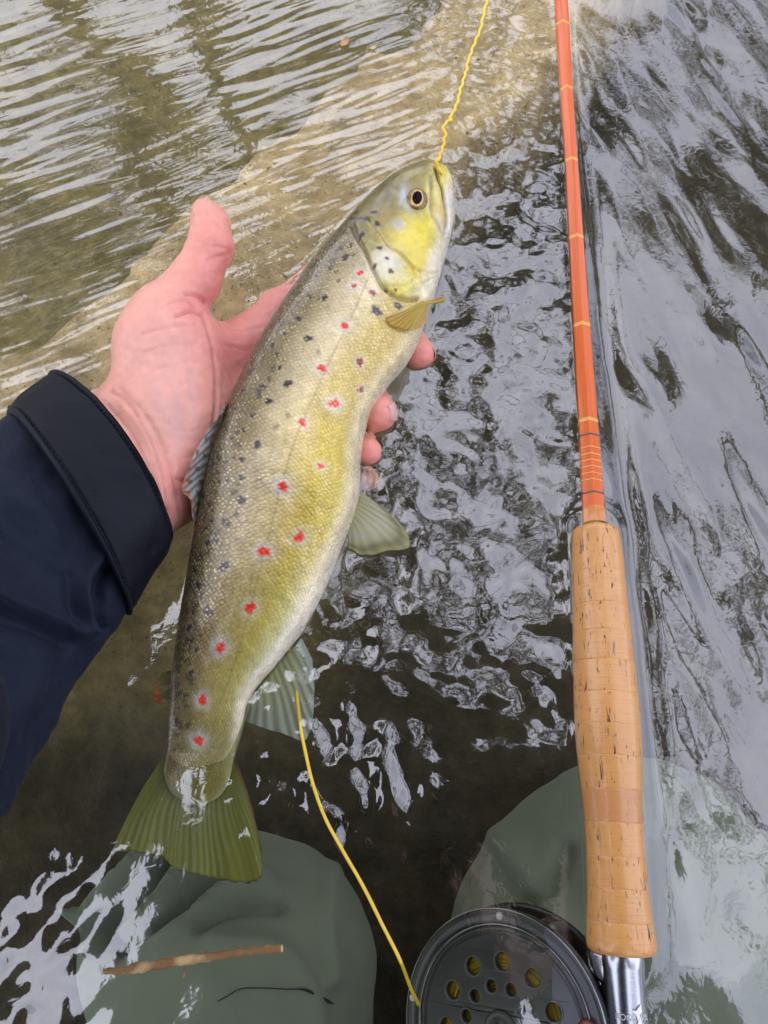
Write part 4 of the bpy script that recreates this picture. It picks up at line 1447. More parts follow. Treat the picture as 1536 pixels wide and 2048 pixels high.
# upper cloth drops over a fold that runs to the pinch at the seam
sfold([(-60, 1165), (0, 1192), (70, 1222), (140, 1255), (172, 1270)], 16, .0036)
sfold([(-60, 1205), (0, 1228), (70, 1254), (135, 1284)], 18, -.0040)
sfold([(205, 1118), (172, 1160), (166, 1200), (172, 1235), (176, 1255)], 11, .0040)
sfold([(212, 1140), (200, 1180), (200, 1230), (205, 1262)], 12, -.0046)
sfold([(140, 1150), (142, 1200), (150, 1240)], 13, -.0030)
sfold([(90, 1330), (60, 1400), (20, 1470)], 26, .0022)
sfold([(120, 1330), (100, 1390), (60, 1470)], 18, -.0022)
sfold([(0, 980), (50, 1010), (110, 1060)], 26, .0016)
sfold([(10, 1050), (60, 1090), (120, 1130)], 20, -.0016)
V_ = V_ + sn * dsp[:, None]
uvs = np.stack([np.broadcast_to(p_ * .042, sh[:2]), np.broadcast_to(t_[:, None] * .23, sh[:2])], -1).reshape(-1, 2)
sleeve = mesh_obj('jacket_sleeve', V_, SFc, M['navy'], person, uv=uvs)
sleeve['label'] = 'navy twill jacket sleeve'
md = sleeve.modifiers.new('solid', 'SOLIDIFY'); md.thickness = .0012; md.offset = -1

CA = [(103, 790), (94, 795), (60, 818), (34, 846), (26, 862)]
CB = [(330, 1058), (337, 1070), (300, 1130), (262, 1192), (252, 1206)]
V_, p_, t_ = sleeve_surface(CA, CB, [.0155, .0158, .0165, .017], [.0285, .0305, .0325, .0330], 60, 260, [.42, .40, .36, .30])
sh = V_.shape
ctr = V_.mean(1, keepdims=True)
# thick hem rolled at both edges
t1 = t_[:, None]
roll = 0.0011 * (np.exp(-((t1 - .07) / .05)**2) + np.exp(-((t1 - .93) / .05)**2)) - 0.0010 * (np.exp(-((t1 - .155) / .022)**2) + np.exp(-((t1 - .86) / .022)**2)) + .0016
pin = np.where((t1 < .03) | (t1 > .985), -.0024, 0)
rad_ = V_ - ctr; rad_ /= np.linalg.norm(rad_, axis=2, keepdims=True)
V_ = V_ + rad_ * ((roll + pin) + 0.0007 * fbm(V_.reshape(-1, 3), 30, 3, 17).reshape(sh[:2]))[..., None]
CF = grid_faces(sh[0], sh[1], wrap_v=True)
cn = vnormals(V_.reshape(-1, 3), CF)
if ((V_ - ctr).reshape(-1, 3) * cn).sum(1).mean() < 0: CF = CF[:, ::-1]
uvs = np.stack([np.broadcast_to(p_ * .038, sh[:2]), np.broadcast_to(t_[:, None] * .03, sh[:2])], -1).reshape(-1, 2)
cuff = mesh_obj('cuff', V_.reshape(-1, 3), CF, M['cuff'], sleeve, uv=uvs)
cuff['label'] = 'black turned-back cuff edged with stitching'
md = cuff.modifiers.new('solid', 'SOLIDIFY'); md.thickness = .0022; md.offset = -1
# stitching rows: tiny raised thread dashes
st_parts = []
for row in (int(.165 * 60), int(.85 * 60)):
    ring = V_[row] + (V_[row] - ctr[row]) / np.linalg.norm(V_[row] - ctr[row], axis=1, keepdims=True) * .0004
    for j in range(0, 258, 2):
        a_, b_ = ring[j], ring[(j + 1) % 260]
        st_parts.append(tube(np.stack([a_, (a_ + b_) / 2 + (a_ - ctr[row, 0]) * .006, a_ + (b_ - a_) * 1.25]), [.00020, .00034, .00020], 5))
v_, f_ = merge(st_parts)
tag(mesh_obj('stitching', v_, f_, M['stitch'], cuff), kind='stuff')
# pale lining peeping out at the wrist
ring = V_[2]
c0 = ctr[0]
fo = (ctr[0] - ctr[-1])[0]; fo /= np.linalg.norm(fo)
lv = np.stack([c0 + (ring - c0) * s_ + fo * o_ for s_, o_ in ((.93, -.004), (.935, .0012), (.91, .0020), (.88, .0008), (.86, -.004))])
mesh_obj('lining', lv.reshape(-1, 3), grid_faces(5, 260, wrap_v=True), M['lining'], cuff)

# ---- rest of the jacket
jk = [('c', SHL + [.02, 0, 0], SHR - [.02, 0, 0], .078, .078, .05), ('c', NECK - [0, .12, .12], (NECK + HIP) / 2, .155, .155, .06), ('c', (NECK + HIP) / 2, HIP, .15, .165, .05),
      ('c', SHL, ELB, .070, .055, .03), ('c', SHR, RELB, .068, .052, .03), ('c', RELB, rw_ * .85 + RELB * .15, .050, .038, .02),
      ('c', NECK - [0, .03, .02], NECK + [0, .01, .015], .070, .068, .02), ('c', ELB, P(-330, 1500, .085), .052, .046, .02)]
JV, JF = surfnet(jk, 0.007)
JV = relax(JV, JF, 2)
jn = vnormals(JV, JF)
JV = JV + jn * (.004 * fbm(JV, 6, 3, 18))[:, None]
mesh_obj('jacket', JV, JF, M['navy'], person)
# cap with a peak
a_ = np.linspace(0, np.pi / 2, 14); b_ = np.linspace(0, 2 * np.pi, 40, endpoint=False)
cv = HEAD + np.array([0, -.004, .028]) + np.stack([np.cos(a_)[:, None] * np.cos(b_) * .086, np.cos(a_)[:, None] * np.sin(b_) * .108, (np.sin(a_) * .090)[:, None] + 0 * b_], -1)
capo = mesh_obj('cap', cv.reshape(-1, 3), grid_faces(14, 40, wrap_v=True), M['cap'], person)
b_ = np.linspace(np.radians(25), np.radians(155), 24)
pk = []
for f_ in np.linspace(1.0, 1.72, 8):
    pk.append(HEAD + np.array([0, -.004, .030]) + np.stack([np.cos(b_) * .084 * (1 + (f_ - 1) * .25), .104 * np.sin(b_) * f_, -.030 * (f_ - 1) - .012 * np.abs(np.cos(b_))**2 * f_], -1))
pko = mesh_obj('peak', np.stack(pk).reshape(-1, 3), grid_faces(8, 24), M['cap'], capo)
md = pko.modifiers.new('solid', 'SOLIDIFY'); md.thickness = .003

# ---- wading trousers: two kneeling legs under water
def leg(kx, ky, kz, hip, r0, r1, folds, label, extra=()):
    K = P(kx, ky, kz)
    hip = np.asarray(hip, float)
    foot = K + np.array([0.01 if kx < 768 else .03, -.36, -.035])
    pr = [('c', K, hip, r0, r1, .03), ('c', K - [0, 0, .012], foot, r0 * .82, .048, .03)] + list(extra)
    LV, LF = surfnet(pr, 0.0024, .012)
    LV = relax(LV, LF, 3)
    ln_ = vnormals(LV, LF)
    if ((LV - LV.mean(0)) * ln_).sum(1).mean() < 0: LF = LF[:, ::-1]; ln_ = -ln_
    lq = proj(LV); lq[ln_[:, 2] < -.1] = 1e6
    dd = .0022 * fbm(LV, 9, 3, kx / 100) + .0008 * fbm(LV, 30, 2, kx / 99)
    for l_, w_, a_ in folds:
        dd = dd + 2.4 * a_ * np.exp(-(polydist(lq, catmull(l_, 40)) / w_)**2)
    LV = LV + ln_ * dd[:, None]
    o = mesh_obj('wader_leg', LV, LF, M['wader'], person)
    o['label'] = label
    return o, LV, lq


fl = [([(340, 1716), (300, 1760), (258, 1800), (222, 1850)], 13, .009), ([(372, 1716), (338, 1768), (300, 1812), (262, 1850), (240, 1900)], 11, -.008),
      ([(400, 1724), (362, 1778), (322, 1828), (285, 1880)], 14, .006), ([(440, 1745), (395, 1800), (330, 1850)], 16, -.004),
      ([(520, 1760), (450, 1785), (385, 1835), (330, 1890)], 18, .004), ([(560, 1810), (470, 1815), (400, 1850)], 16, -.003),
      ([(205, 1840), (218, 1880), (225, 1920)], 10, .007), ([(430, 1880), (560, 1900), (620, 1980), (640, 2060)], 24, .002), ([(660, 1750), (650, 1850), (660, 1960)], 20, .0025)]
L1, LV1, LQ1 = leg(496, 1945, -.118, (-.10, -.50, .02), .060, .085, fl, 'left wader leg with creased cloth over the knee',
                   extra=[('c', P(318, 1800, -.112), P(270, 1900, -.118), .018, .026, .03)])
L2, LV2, LQ2 = leg(1280, 1835, -.128, (.10, -.50, .02), .066, .085, [([(1010, 1690), (1060, 1760), (1150, 1900)], 30, .003), ([(1130, 1700), (1090, 1790), (1040, 1830)], 16, -.003), ([(1400, 1600), (1350, 1750), (1380, 1900)], 30, .003)],
                   'right wader leg beside the reel', extra=[('c', P(1100, 1900, -.135), P(1275, 1800, -.128), .050, .060, .04)])
sl_ = catmull([(436, 2003), (455, 1992), (480, 1978), (520, 1976), (570, 1978), (612, 1980), (640, 1995), (668, 2008)], 60)
zs = np.array([LV1[np.argmin((LQ1[:, 0] - x)**2 + (LQ1[:, 1] - y)**2)][2] + .001 for x, y in sl_])
zs = np.convolve(np.pad(zs, 4, 'edge'), np.ones(9) / 9, 'valid')
v_, f_ = tube(np.stack([P(x, y, z) for (x, y), z in zip(sl_, zs)]), np.interp(np.arange(60), [0, 38, 44, 56, 59], [.00022, .00022, .0006, .0007, .0002]), 6)
mesh_obj('seam_thread', v_, f_, M['thread'], L1)

# ================================================================== the phone that takes the picture
ph_ = thing('phone', tuple(PHC), 'dark phone held face-up above the water by the kneeling angler', 'phone')


def rbox(c, ex, ey, ez, hx, hy, hz, bev):
    bm = bmesh.new(); bmesh.ops.create_cube(bm, size=2)
    for v in bm.verts: v.co = (v.co.x * hx, v.co.y * hy, v.co.z * hz)
    bmesh.ops.bevel(bm, geom=bm.edges[:] + bm.verts[:], offset=bev, segments=3, profile=.5, affect='EDGES')
    vv = np.array([np.asarray(c) + np.asarray(ex) * v.co.x + np.asarray(ey) * v.co.y + np.asarray(ez) * v.co.z for v in bm.verts])
    bm.verts.ensure_lookup_table()
    ff = [[v.index for v in f.verts] for f in bm.faces]
    bm.free()
    return vv, ff


X3 = np.array([1.0, 0, 0])
v_, f_ = rbox(PHC, X3, upv, pn, .0355, .073, .004, .0025); mesh_obj('case', v_, f_, M['phone'], ph_)
v_, f_ = rbox(PHC + pn * .0042, X3, upv, pn, .033, .070, .0006, .0003); mesh_obj('screen', v_, f_, M['phone_screen'], ph_)
v_, f_, _ = lathe(np.array([0.0, 0, CAMZ]) - fwd * .0055 + np.array([.012, 0, 0]), fwd, [(0, .0001), (.0002, .005), (0, .006)], 24); mesh_obj('lens', v_, f_, M['lens'], ph_)

# ================================================================== fly rod
rod = thing('fly_rod', tuple(G1), 'orange varnished cane fly rod with lacquered cork grip afloat in the stream', 'fishing rod')
rpx = np.array([(0, 1121.5, 26.5), (170, 1132, 25), (326, 1142.5, 25), (480, 1152, 28.5), (655, 1163, 32.5), (845, 1175.5, 38), (950, 1182, 41), (1052, 1188, 44.5)])
RO = []
rr = []
for y, x, w_ in rpx:
    zz = np.interp(y, [0, 400, 1050], [.0000, .0015, ZR])
    RO.append(P(x, y, zz)); rr.append(np.linalg.norm(P(x + w_ / 2, y, zz) - P(x - w_ / 2, y, zz)) / 2 * 1.04)
RO = np.array(RO); rr = np.array(rr)
far_dir = (RO[0] - RO[2]); far_dir /= np.linalg.norm(far_dir)
ext = np.array([RO[0] + far_dir * s_ for s_ in (1.2, .8, .4, .15)])
RP = np.concatenate([ext, RO]); RR = np.concatenate([[.0025, .0028, .0032, .0037], rr])
RP_, RR_ = catmull(np.c_[RP, RR], 120)[:, :3], catmull(np.c_[RP, RR], 120)[:, 3]


def rod_at(y):
    i = np.argmin(np.abs(proj(RP_)[:, 1] - y)); return RP_[i], RR_[i]


def frame(path):
    tg = np.gradient(path, axis=0); tg /= np.linalg.norm(tg, axis=1)[:, None]
    a_ = np.cross(tg, [0, 0, 1.0]); a_ /= np.linalg.norm(a_, axis=1)[:, None]
    return tg, a_, np.cross(a_, tg)


tg, fa, fb = frame(RP_)
hexa = np.radians(np.arange(6) * 60 + 22)
hexr = []
for k in range(6):                                      # each flat with narrow rounded corners
    for o_ in (-.09, 0, .09): hexr.append((hexa[k] + o_, 1.0 - .006 * (abs(o_) < .01) * 0))
ha = np.array([h_[0] for h_ in hexr])
hr_ = np.cos(np.pi / 6) / np.cos((np.mod(ha - hexa[0] + 1e-9, np.pi / 3)) - np.pi / 6)
hr_ = np.minimum(hr_ * 1.0, 0.985) / .93
V_ = RP_[:, None] + RR_[:, None, None] * hr_[None, :, None] * (fa[:, None] * np.cos(ha)[None, :, None] + fb[:, None] * np.sin(ha)[None, :, None])
sl2 = np.r_[0, np.cumsum(np.linalg.norm(np.diff(RP_, axis=0), axis=1))]
uvr = np.stack([np.broadcast_to(ha * .005, V_.shape[:2]), np.broadcast_to(sl2[:, None], V_.shape[:2])], -1).reshape(-1, 2)
o = mesh_obj('cane_blank', V_.reshape(-1, 3), grid_faces(120, 18, wrap_v=True), M['cane'], rod, uv=uvr, smooth=False)


def wrap(y0, y1, mat, k=1.05):
    ys = np.linspace(y0, y1, 5)
    pp = proj(RP_)
    order = np.argsort(pp[:, 1])
    pth = np.stack([np.interp(ys, pp[order, 1], RP_[order, i]) for i in range(3)], -1)
    rd = np.interp(ys, pp[order, 1], RR_[order]) * np.array([1.0, k, k, k, 1.0])
    tg, a_, b_ = frame(pth)
    v_ = pth[:, None] + rd[:, None, None] * hr_[None, :, None] * (a_[:, None] * np.cos(ha)[None, :, None] + b_[:, None] * np.sin(ha)[None, :, None])
    sl = np.r_[0, np.cumsum(np.linalg.norm(np.diff(pth, axis=0), axis=1))]
    uv = np.stack([np.broadcast_to(ha * .005, v_.shape[:2]), np.broadcast_to(sl[:, None], v_.shape[:2])], -1).reshape(-1, 2)
    mesh_obj('thread_wrap', v_.reshape(-1, 3), grid_faces(5, 18, wrap_v=True), M[mat], rod, uv=uv, smooth=False)


for y0, y1, m_ in ((52, 57, 'wrap_y'), (181, 186, 'wrap_y'), (323, 329, 'wrap_y'), (477, 483, 'wrap_y'), (652, 659, 'wrap_y'), (843, 850, 'wrap_y'), (875, 878.5, 'wrap_k'),
                   (900, 902.5, 'wrap_y'), (914, 916.5, 'wrap_y'), (926.5, 929, 'wrap_y'), (939, 941.5, 'wrap_y'), (952, 954.5, 'wrap_y'), (965, 967.5, 'wrap_y'),
                   (990, 993.5, 'wrap_k'), (1018, 1050, 'wrap_a')):
    wrap(y0, y1, m_)
v_, f_, uv = lathe(G0 - RAX * .0030, RAX, [(0, .0046), (.0003, .0056), (.0022, .0064), (.0032, .0066), (.0034, .003)], 40)
mesh_obj('winding_check', v_, f_, M['brass'], rod, uv=uv)
# cork rings
gl_px = np.array([(1061, 1148, 1236), (1066, 1144, 1239), (1090, 1143.5, 1243), (1148, 1144, 1249), (1200, 1145, 1254), (1270, 1146.5, 1263), (1330, 1147.5, 1270), (1400, 1148.5, 1277), (1452, 1150.5, 1281),
                  (1500, 1154, 1283.5), (1560, 1161, 1284.5), (1600, 1166, 1285), (1650, 1170.5, 1286), (1700, 1173, 1288), (1750, 1174.5, 1293), (1800, 1175.5, 1299), (1850, 1174, 1307), (1885, 1173, 1312), (1898, 1176, 1311), (1906, 1186, 1304)])
gs, gr = [], []
for y, xl, xr in gl_px:
    a_, b_ = P(xl, y, ZR), P(xr, y, ZR)
    gs.append(((a_ + b_) / 2 - G0) @ RAX); gr.append(np.linalg.norm(b_ - a_) / 2 * .985)
gs, gr = np.array(gs), np.array(gr)
joints = [1061, 1150, 1216, 1270, 1328, 1390, 1452, 1514, 1580, 1645, 1712, 1775, 1840, 1906]
js = np.interp(joints, gl_px[:, 0], gs)
for k in range(13):
    s_ = js[k] + (js[k + 1] - js[k]) * np.r_[0, .008, .018, .04, np.linspace(.12, .88, 8), .96, .982, .992, 1]
    r_ = np.interp(s_, gs, gr)
    e_ = np.minimum(s_ - js[k], js[k + 1] - s_) / .00018
    r_ = r_ - .00012 * np.exp(-e_**2)
    prof = list(zip(s_, r_))
    if k == 0: prof = [(js[0] - .0002, .004)] + prof
    if k == 12: prof = prof + [(js[-1] + .0002, .006)]
    v_, f_, uv = lathe(G0, RAX, prof, 64)
    mesh_obj('cork_ring', v_, f_, M['cork_d' if k == 8 else 'cork'], rod, uv=uv)
# reel seat
rs0 = js[-1]
seat_r = np.linalg.norm(P(1292, 1990, ZR) - P(1205, 1990, ZR)) / 2
v_, f_, uv = lathe(G0, RAX, [(rs0 - .001, seat_r * .98), (rs0 + .0005, seat_r * 1.0), (rs0 + .0040, seat_r * 1.005), (rs0 + .0042, seat_r * .985), (rs0 + .085, seat_r * .985), (rs0 + .087, seat_r * 1.05), (rs0 + .094, seat_r * 1.05), (rs0 + .096, seat_r * .8), (rs0 + .096, .0002)], 64)
seat = mesh_obj('reel_seat', v_, f_, M['alu'], rod, uv=uv)
seat['label'] = 'bare aluminium reel seat with stamped lettering'
sa_ = np.cross(RAX, [0, 0, 1.0]); sa_ /= np.linalg.norm(sa_)           # points to the left of the picture or right
if sa_[0] < 0: sa_ = -sa_
sb_ = np.cross(sa_, RAX); sb_ = sb_ if sb_[2] > 0 else -sb_


def on_seat(x, s, h_=.00015):
    """x metres across (arc), s metres along from the cork"""
    a_ = x / seat_r
    r_ = seat_r * .985 + h_
    return G0 + RAX * (rs0 + s) + r_ * (math.sin(a_) * sa_ + math.cos(a_) * sb_)


def seat_text(txt, size, x0, s0, name):
    cu = bpy.data.curves.new('t', 'FONT'); cu.body = txt; cu.size = size; cu.align_x = 'CENTER'
    ob = bpy.data.objects.new('t', cu); COL.objects.link(ob)
    dg = bpy.context.evaluated_depsgraph_get()
    me = bpy.data.meshes.new_from_object(ob.evaluated_get(dg))
    bpy.data.objects.remove(ob); bpy.data.curves.remove(cu)
    bm = bmesh.new(); bm.from_mesh(me); bmesh.ops.triangulate(bm, faces=bm.faces)
    vv = np.array([on_seat(x0 + v.co.x, s0 - v.co.y) for v in bm.verts])
    ff = [[v.index for v in f.verts] for f in bm.faces]
    bm.free(); bpy.data.meshes.remove(me)
    return mesh_obj(name, vv, ff, M['etch'], seat, smooth=False)


seat_text('ROODWIIL', .0026, .001, .0190, 'stamped_lettering')
em = np.array([(-.9, .1), (-.3, .0), (.1, .45), (.75, .85), (.8, -.1), (.55, -.35), (.15, -.5), (.35, -1.0), (.1, -1.2), (.6, -1.9), (.7, -2.2), (.3, -2.9), (-.1, -2.9), (-.5, -2.4), (-.2, -1.9), (.0, -1.3), (-.35, -.5), (-.6, -.35)]) * .0021
cen_ = on_seat(.0022, .0185)
vv = [on_seat(.0022 + x, .0160 - y, .0003) for x, y in em]
mesh_obj('stamped_emblem', np.array(vv), [list(range(len(vv)))], M['emblem'], seat, smooth=False)

# ================================================================== fly reel
RT = math.radians(31)
ry_ = -RAX                                                  # local up in the picture
rx_ = sa_ * math.cos(RT) + sb_ * math.sin(RT)                # local right, rising towards the rod
rz_ = np.cross(rx_, ry_); rz_ = rz_ if rz_[2] > 0 else -rz_
RC = P(1001, 2060, -.0090)                                   # centre of the face
reel = thing('fly_reel', tuple(RC - rz_ * .024), 'worn black fly reel with drilled face and yellow line clamped below the cork grip', 'fishing reel')


def rl(v):
    v = np.asarray(v, float); return RC + v[..., :1] * rx_ + v[..., 1:2] * ry_ + v[..., 2:3] * rz_


def rlathe(prof, ns=96):
    pr = np.array(prof); a_ = np.linspace(0, 2 * np.pi, ns, endpoint=False)
    v_ = np.stack([pr[:, 1, None] * np.cos(a_), pr[:, 1, None] * np.sin(a_), pr[:, 0, None] + 0 * a_], -1)
    return rl(v_.reshape(-1, 3)), grid_faces(len(pr), ns, wrap_v=True)


mm = .00095
# rim of the spool: raised round flange and two turned grooves
v_, f_ = rlathe([(-6 * mm, 40.6 * mm), (-1.6 * mm, 41 * mm), (-.4 * mm, 40.7 * mm), (.2 * mm, 40.0 * mm), (.3 * mm, 38.5 * mm), (-.2 * mm, 36.5 * mm), (-.9 * mm, 35.3 * mm), (-1.9 * mm, 35.0 * mm), (-2.0 * mm, 34.5 * mm),
                 (-1.0 * mm, 34.2 * mm), (-.9 * mm, 33.3 * mm), (-1.8 * mm, 33.0 * mm), (-1.9 * mm, 32.6 * mm), (-1.1 * mm, 32.2 * mm), (-1.0 * mm, 31.2 * mm), (-2.6 * mm, 31.0 * mm)])
mesh_obj('rim', v_, f_, M['reel'], reel)
for R_, z_ in ((40.75, -.25), (35.15, -1.05), (31.3, -.95)):           # highlights on the worn edges, built in as pale metal rings
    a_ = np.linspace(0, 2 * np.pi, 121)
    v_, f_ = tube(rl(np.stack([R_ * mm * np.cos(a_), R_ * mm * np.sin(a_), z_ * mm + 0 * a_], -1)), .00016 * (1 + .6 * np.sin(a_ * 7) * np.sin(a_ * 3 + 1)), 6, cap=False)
    mesh_obj('edge_highlight', v_, f_, M['screw'], reel)
# drilled face plate
cu = bpy.data.curves.new('plate', 'CURVE'); cu.dimensions = '2D'; cu.fill_mode = 'BOTH'; cu.extrude = .0007; cu.bevel_depth = .00025; cu.bevel_resolution = 2


def circ(cx, cy, r, n=40):
    sp = cu.splines.new('POLY'); sp.points.add(n - 1); sp.use_cyclic_u = True
    for k in range(n):
        a_ = 2 * math.pi * k / n; sp.points[k].co = (cx + r * math.cos(a_), cy + r * math.sin(a_), 0, 1)


circ(0, 0, 31.4 * mm, 120)
holes = []
for k in range(11):
    a_ = math.radians(90 - 2 - k * 360 / 11); holes.append((22.6 * mm * math.cos(a_), 22.6 * mm * math.sin(a_), 3.25 * mm))
    a_ = math.radians(90 + 15 - k * 360 / 11); holes.append((14.3 * mm * math.cos(a_), 14.3 * mm * math.sin(a_), 2.35 * mm))
for hx, hy, r_ in holes: circ(hx, hy, r_, 32)
ob = bpy.data.objects.new('t', cu); COL.objects.link(ob)
dg = bpy.context.evaluated_depsgraph_get()
me = bpy.data.meshes.new_from_object(ob.evaluated_get(dg))
bpy.data.objects.remove(ob)
vv = np.array([v.co[:] for v in me.vertices]); ff = [list(p.vertices) for p in me.polygons]
bpy.data.meshes.remove(me)
rr2 = np.hypot(vv[:, 0], vv[:, 1])
vv[:, 2] += -1.7 * mm + 1.1 * mm * np.clip(1 - (rr2 / (31 * mm))**2, 0, 1)
mesh_obj('face_plate', rl(vv), ff, M['reel'], reel, smooth=False)
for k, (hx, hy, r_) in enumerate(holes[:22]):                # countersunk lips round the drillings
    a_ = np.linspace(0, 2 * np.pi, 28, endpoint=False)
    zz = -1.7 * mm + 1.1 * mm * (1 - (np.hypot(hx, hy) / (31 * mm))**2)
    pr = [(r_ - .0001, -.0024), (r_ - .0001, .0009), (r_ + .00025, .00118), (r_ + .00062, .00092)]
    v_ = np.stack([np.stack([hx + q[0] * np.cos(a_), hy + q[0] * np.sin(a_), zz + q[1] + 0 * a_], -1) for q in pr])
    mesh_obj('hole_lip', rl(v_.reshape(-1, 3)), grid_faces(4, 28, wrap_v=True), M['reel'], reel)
v_, f_ = rlathe([(-1.0 * mm, 6.6 * mm), (.9 * mm, 6.4 * mm), (1.3 * mm, 5.9 * mm), (1.0 * mm, 5.2 * mm), (1.0 * mm, 2.4 * mm), (1.9 * mm, 2.2 * mm), (2.0 * mm, .05 * mm)], 48)
mesh_obj('hub', v_, f_, M['reel'], reel)
for ang in (90, 172, 262, 352):
    c = rl(np.array([[38.2 * mm * math.cos(math.radians(ang)), 38.2 * mm * math.sin(math.radians(ang)), .1 * mm]]))[0]
    v_, f_, _ = lathe(c, rz_, [(-.0004, .0014), (.0005, .0014), (.0008, .0010), (.0004, .0003), (.0004, .00002)], 20, ref=rx_)
    mesh_obj('screw', v_, f_, M['screw'], reel)
# frame: back plate, cage pillars
v_, f_ = rlathe([(-25 * mm, .1 * mm), (-25 * mm, 40 * mm), (-24.6 * mm, 41.3 * mm), (-23 * mm, 41.6 * mm), (-21.5 * mm, 41.2 * mm), (-21.2 * mm, 39.5 * mm), (-22.4 * mm, 38.8 * mm), (-22.4 * mm, .1 * mm)])
mesh_obj('back_plate', v_, f_, M['reel'], reel)
for ang in (0, 62, 118, 180, 242, 298):
    p0 = np.array([39.6 * mm * math.cos(math.radians(ang)), 39.6 * mm * math.sin(math.radians(ang))])
    v_, f_ = tube(rl(np.array([[*p0, -22.6 * mm], [*p0, -14 * mm], [*p0, -5 * mm]])), .0019, 12)
    mesh_obj('pillar', v_, f_, M['reel'], reel)
# wound yellow line on the spool
wp = []
for layer, R_ in ((0, 29.5),):
    for k in range(15):
        zz = -5.2 - k * 1.05
        a_ = np.linspace(0, 2 * np.pi, 65)
        rr_ = (R_ + .5 * math.sin(k * 2.3)) * mm
        wp.append(tube(rl(np.stack([rr_ * np.cos(a_), rr_ * np.sin(a_), zz * mm + .4 * mm * np.sin(a_ * 2 + k)], -1)), .00062, 7, cap=False))
# flat windings just under the drilled face
for k in range(17):
    R_ = (8.5 + k * 1.22) * mm
    a_ = np.linspace(0, 2 * np.pi, 65)
    wp.append(tube(rl(np.stack([R_ * np.cos(a_) + .6 * mm * math.sin(k), R_ * np.sin(a_), -5.2 * mm + .35 * mm * np.sin(3 * a_ + k * 1.7)], -1)), .00068, 7, cap=False))
v_, f_ = merge(wp)
wl_ = mesh_obj('wound_line', v_, f_, M['wound'], reel)
tag(wl_, kind='stuff')
# handle knob and foot
hp = rl(np.array([[33.5 * mm, 5.0 * mm, .2 * mm]]))[0]
v_, f_, _ = lathe(hp, rz_, [(-.001, .0034), (.0002, .0034), (.0016, .0034), (.0022, .0028), (.0024, .0018), (.0046, .0001)], 24, ref=rx_)
mesh_obj('handle', v_, f_, M['handle'], reel)
fc = (rl(np.array([[40 * mm, -14 * mm, -13 * mm]]))[0]); sc0 = on_seat(0, .030) - sb_ * seat_r
side = (fc - sc0) - RAX * ((fc - sc0) @ RAX); side /= np.linalg.norm(side)
ft = sc0 + side * (seat_r + .0012)
v_, f_ = rbox(ft, RAX, np.cross(RAX, side), side, .030, .0048, .0014, .0008); mesh_obj('foot', v_, f_, M['reel'], reel)
v_, f_ = rbox((fc + ft) / 2, RAX, np.cross(RAX, side), side, .008, .0042, float(np.linalg.norm(fc - ft)) / 2, .0010); mesh_obj('foot_post', v_, f_, M['reel'], reel)
# hood of the reel seat that clamps the foot
hb = sc0 - RAX * .0255 + side * (seat_r - .0008)
v_, f_ = rbox(hb, RAX, np.cross(RAX, side), side, .0052, .0062, .0042, .0022); mesh_obj('hood', v_, f_, M['alu'], seat, uv=np.asarray(v_)[:, :2])

# ================================================================== fly line, twig, floating bits
L_A = [(882, 347), (877, 336), (873, 326), (879, 314), (884, 300), (887, 290), (889, 276), (892, 265), (886, 259), (889, 250), (896, 242), (903, 240), (900, 235), (907, 224), (911, 215), (917, 196), (920, 182), (925, 166),
       (929, 152), (934, 138), (934, 128), (940, 112), (945, 97), (953, 77), (961, 58), (966, 35), (973, 4), (982, -40), (1000, -120), (1035, -240)]
la = catmull(L_A, 200)
zl_ = np.interp(np.arange(200), [0, 14, 45, 80, 200], [near_px(888, 350)[2] + .001, near_px(888, 350)[2] + .006, .010, .0022, .0016])
pts = np.stack([P(x, y, z) for (x, y), z in zip(la, zl_)])
pts[:, 0] += .00035 * np.sin(np.arange(200) * .9)
v_, f_ = tube(pts, .00078, 9)
tag(mesh_obj('fly_line', v_, f_, M['line']), "kinked yellow line running upstream from the trout's mouth", 'fishing line')
L_B = [(560, 1255), (582, 1310), (590, 1352), (595, 1400), (603, 1465), (612, 1510), (625, 1565), (650, 1635), (685, 1700), (725, 1770), (765, 1850), (800, 1920), (824, 1982), (838, 2010)]
lb = catmull(L_B, 140)
zl_ = np.interp(np.arange(140), [0, 22, 40, 120, 139], [-.012, -.004, .0008, .0006, -.020])
pts = np.stack([P(x, y, z) for (x, y), z in zip(lb, zl_)])
v_, f_ = tube(pts, .00066, 9)
tag(mesh_obj('fly_line', v_, f_, M['line']), "smooth yellow line curving from under the trout's belly to the reel", 'fishing line')

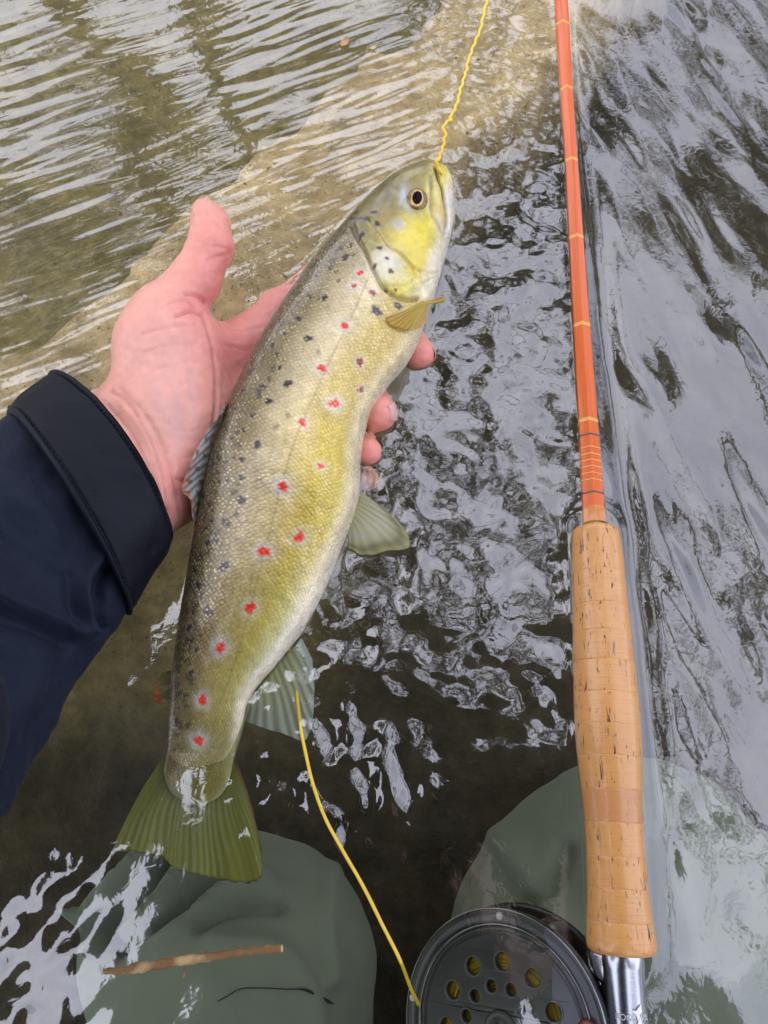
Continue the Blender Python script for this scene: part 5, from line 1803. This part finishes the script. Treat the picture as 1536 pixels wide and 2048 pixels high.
tw = thing('twig', tuple(P(390, 1918, 0)), 'brown broken twig floating over the submerged knee', 'twig')
tp = catmull([(208, 1943), (250, 1941), (300, 1932), (370, 1921), (440, 1911), (500, 1902), (563, 1897)], 60)
rad_ = np.interp(np.arange(60), [0, 4, 14, 40, 57, 59], [.0007, .0012, .0017, .0014, .0013, .0012]) * (1 + .12 * np.sin(np.arange(60) * 1.3) + .10 * rng.normal(size=60))
v_, f_ = tube(np.stack([P(x, y, .0010) for x, y in tp]), rad_, 10)
mesh_obj('stem', v_, f_, M['twig'], tw)
e_ = P(564, 1897, .0010); d_ = e_ - P(550, 1899, .0010)
v_, f_, _ = lathe(e_ - d_ * .1, d_, [(0, .0012), (.0004, .00115), (.0005, .0006), (.0005, .00001)], 12)
mesh_obj('broken_end', v_, f_, M['petal'], tw)
for x, y, dx, dy in ((372, 1938, -6, 22), (330, 1928, -10, -12), (405, 1912, 8, -12)):
    v_, f_ = tube(np.stack([P(x, y, .001), P(x + dx * .6, y + dy * .5, .0018), P(x + dx, y + dy, .001)]), [.0003, .00025, .00015], 6)
    mesh_obj('rootlet', v_, f_, M['twig'], tw)


def scrap(px, py, L_, Wd, ang, mat, label, name):
    c = P(px, py, .0012)
    a_, b_ = np.linspace(-1, 1, 13), np.linspace(-1, 1, 9)
    Aa, Bb = np.meshgrid(a_, b_, indexing='ij')
    wd = np.clip(1 - Aa**2, 0, 1)**.7 * Wd
    ca, sa = math.cos(math.radians(ang)), math.sin(math.radians(ang))
    x, y = Aa * L_, Bb * wd
    z = .35 * Wd * Bb**2 + .25 * L_ * Aa**2 * (Aa > 0) + .0003 * np.sin(7 * Aa)
    v_ = np.stack([c[0] + x * ca - y * sa, c[1] + x * sa + y * ca, c[2] + z], -1)
    o = mesh_obj(name, v_.reshape(-1, 3), grid_faces(13, 9), M[mat])
    md = o.modifiers.new('solid', 'SOLIDIFY'); md.thickness = .0003
    tag(o, label, 'leaf')


scrap(689, 86, .0034, .0022, 65, 'deadleaf', 'small curled brown leaf scrap drifting on the rippled water', 'leaf_scrap')
scrap(746, 96, .0015, .0011, 20, 'petal', 'tiny cream petal drifting beside the sand bar', 'petal')
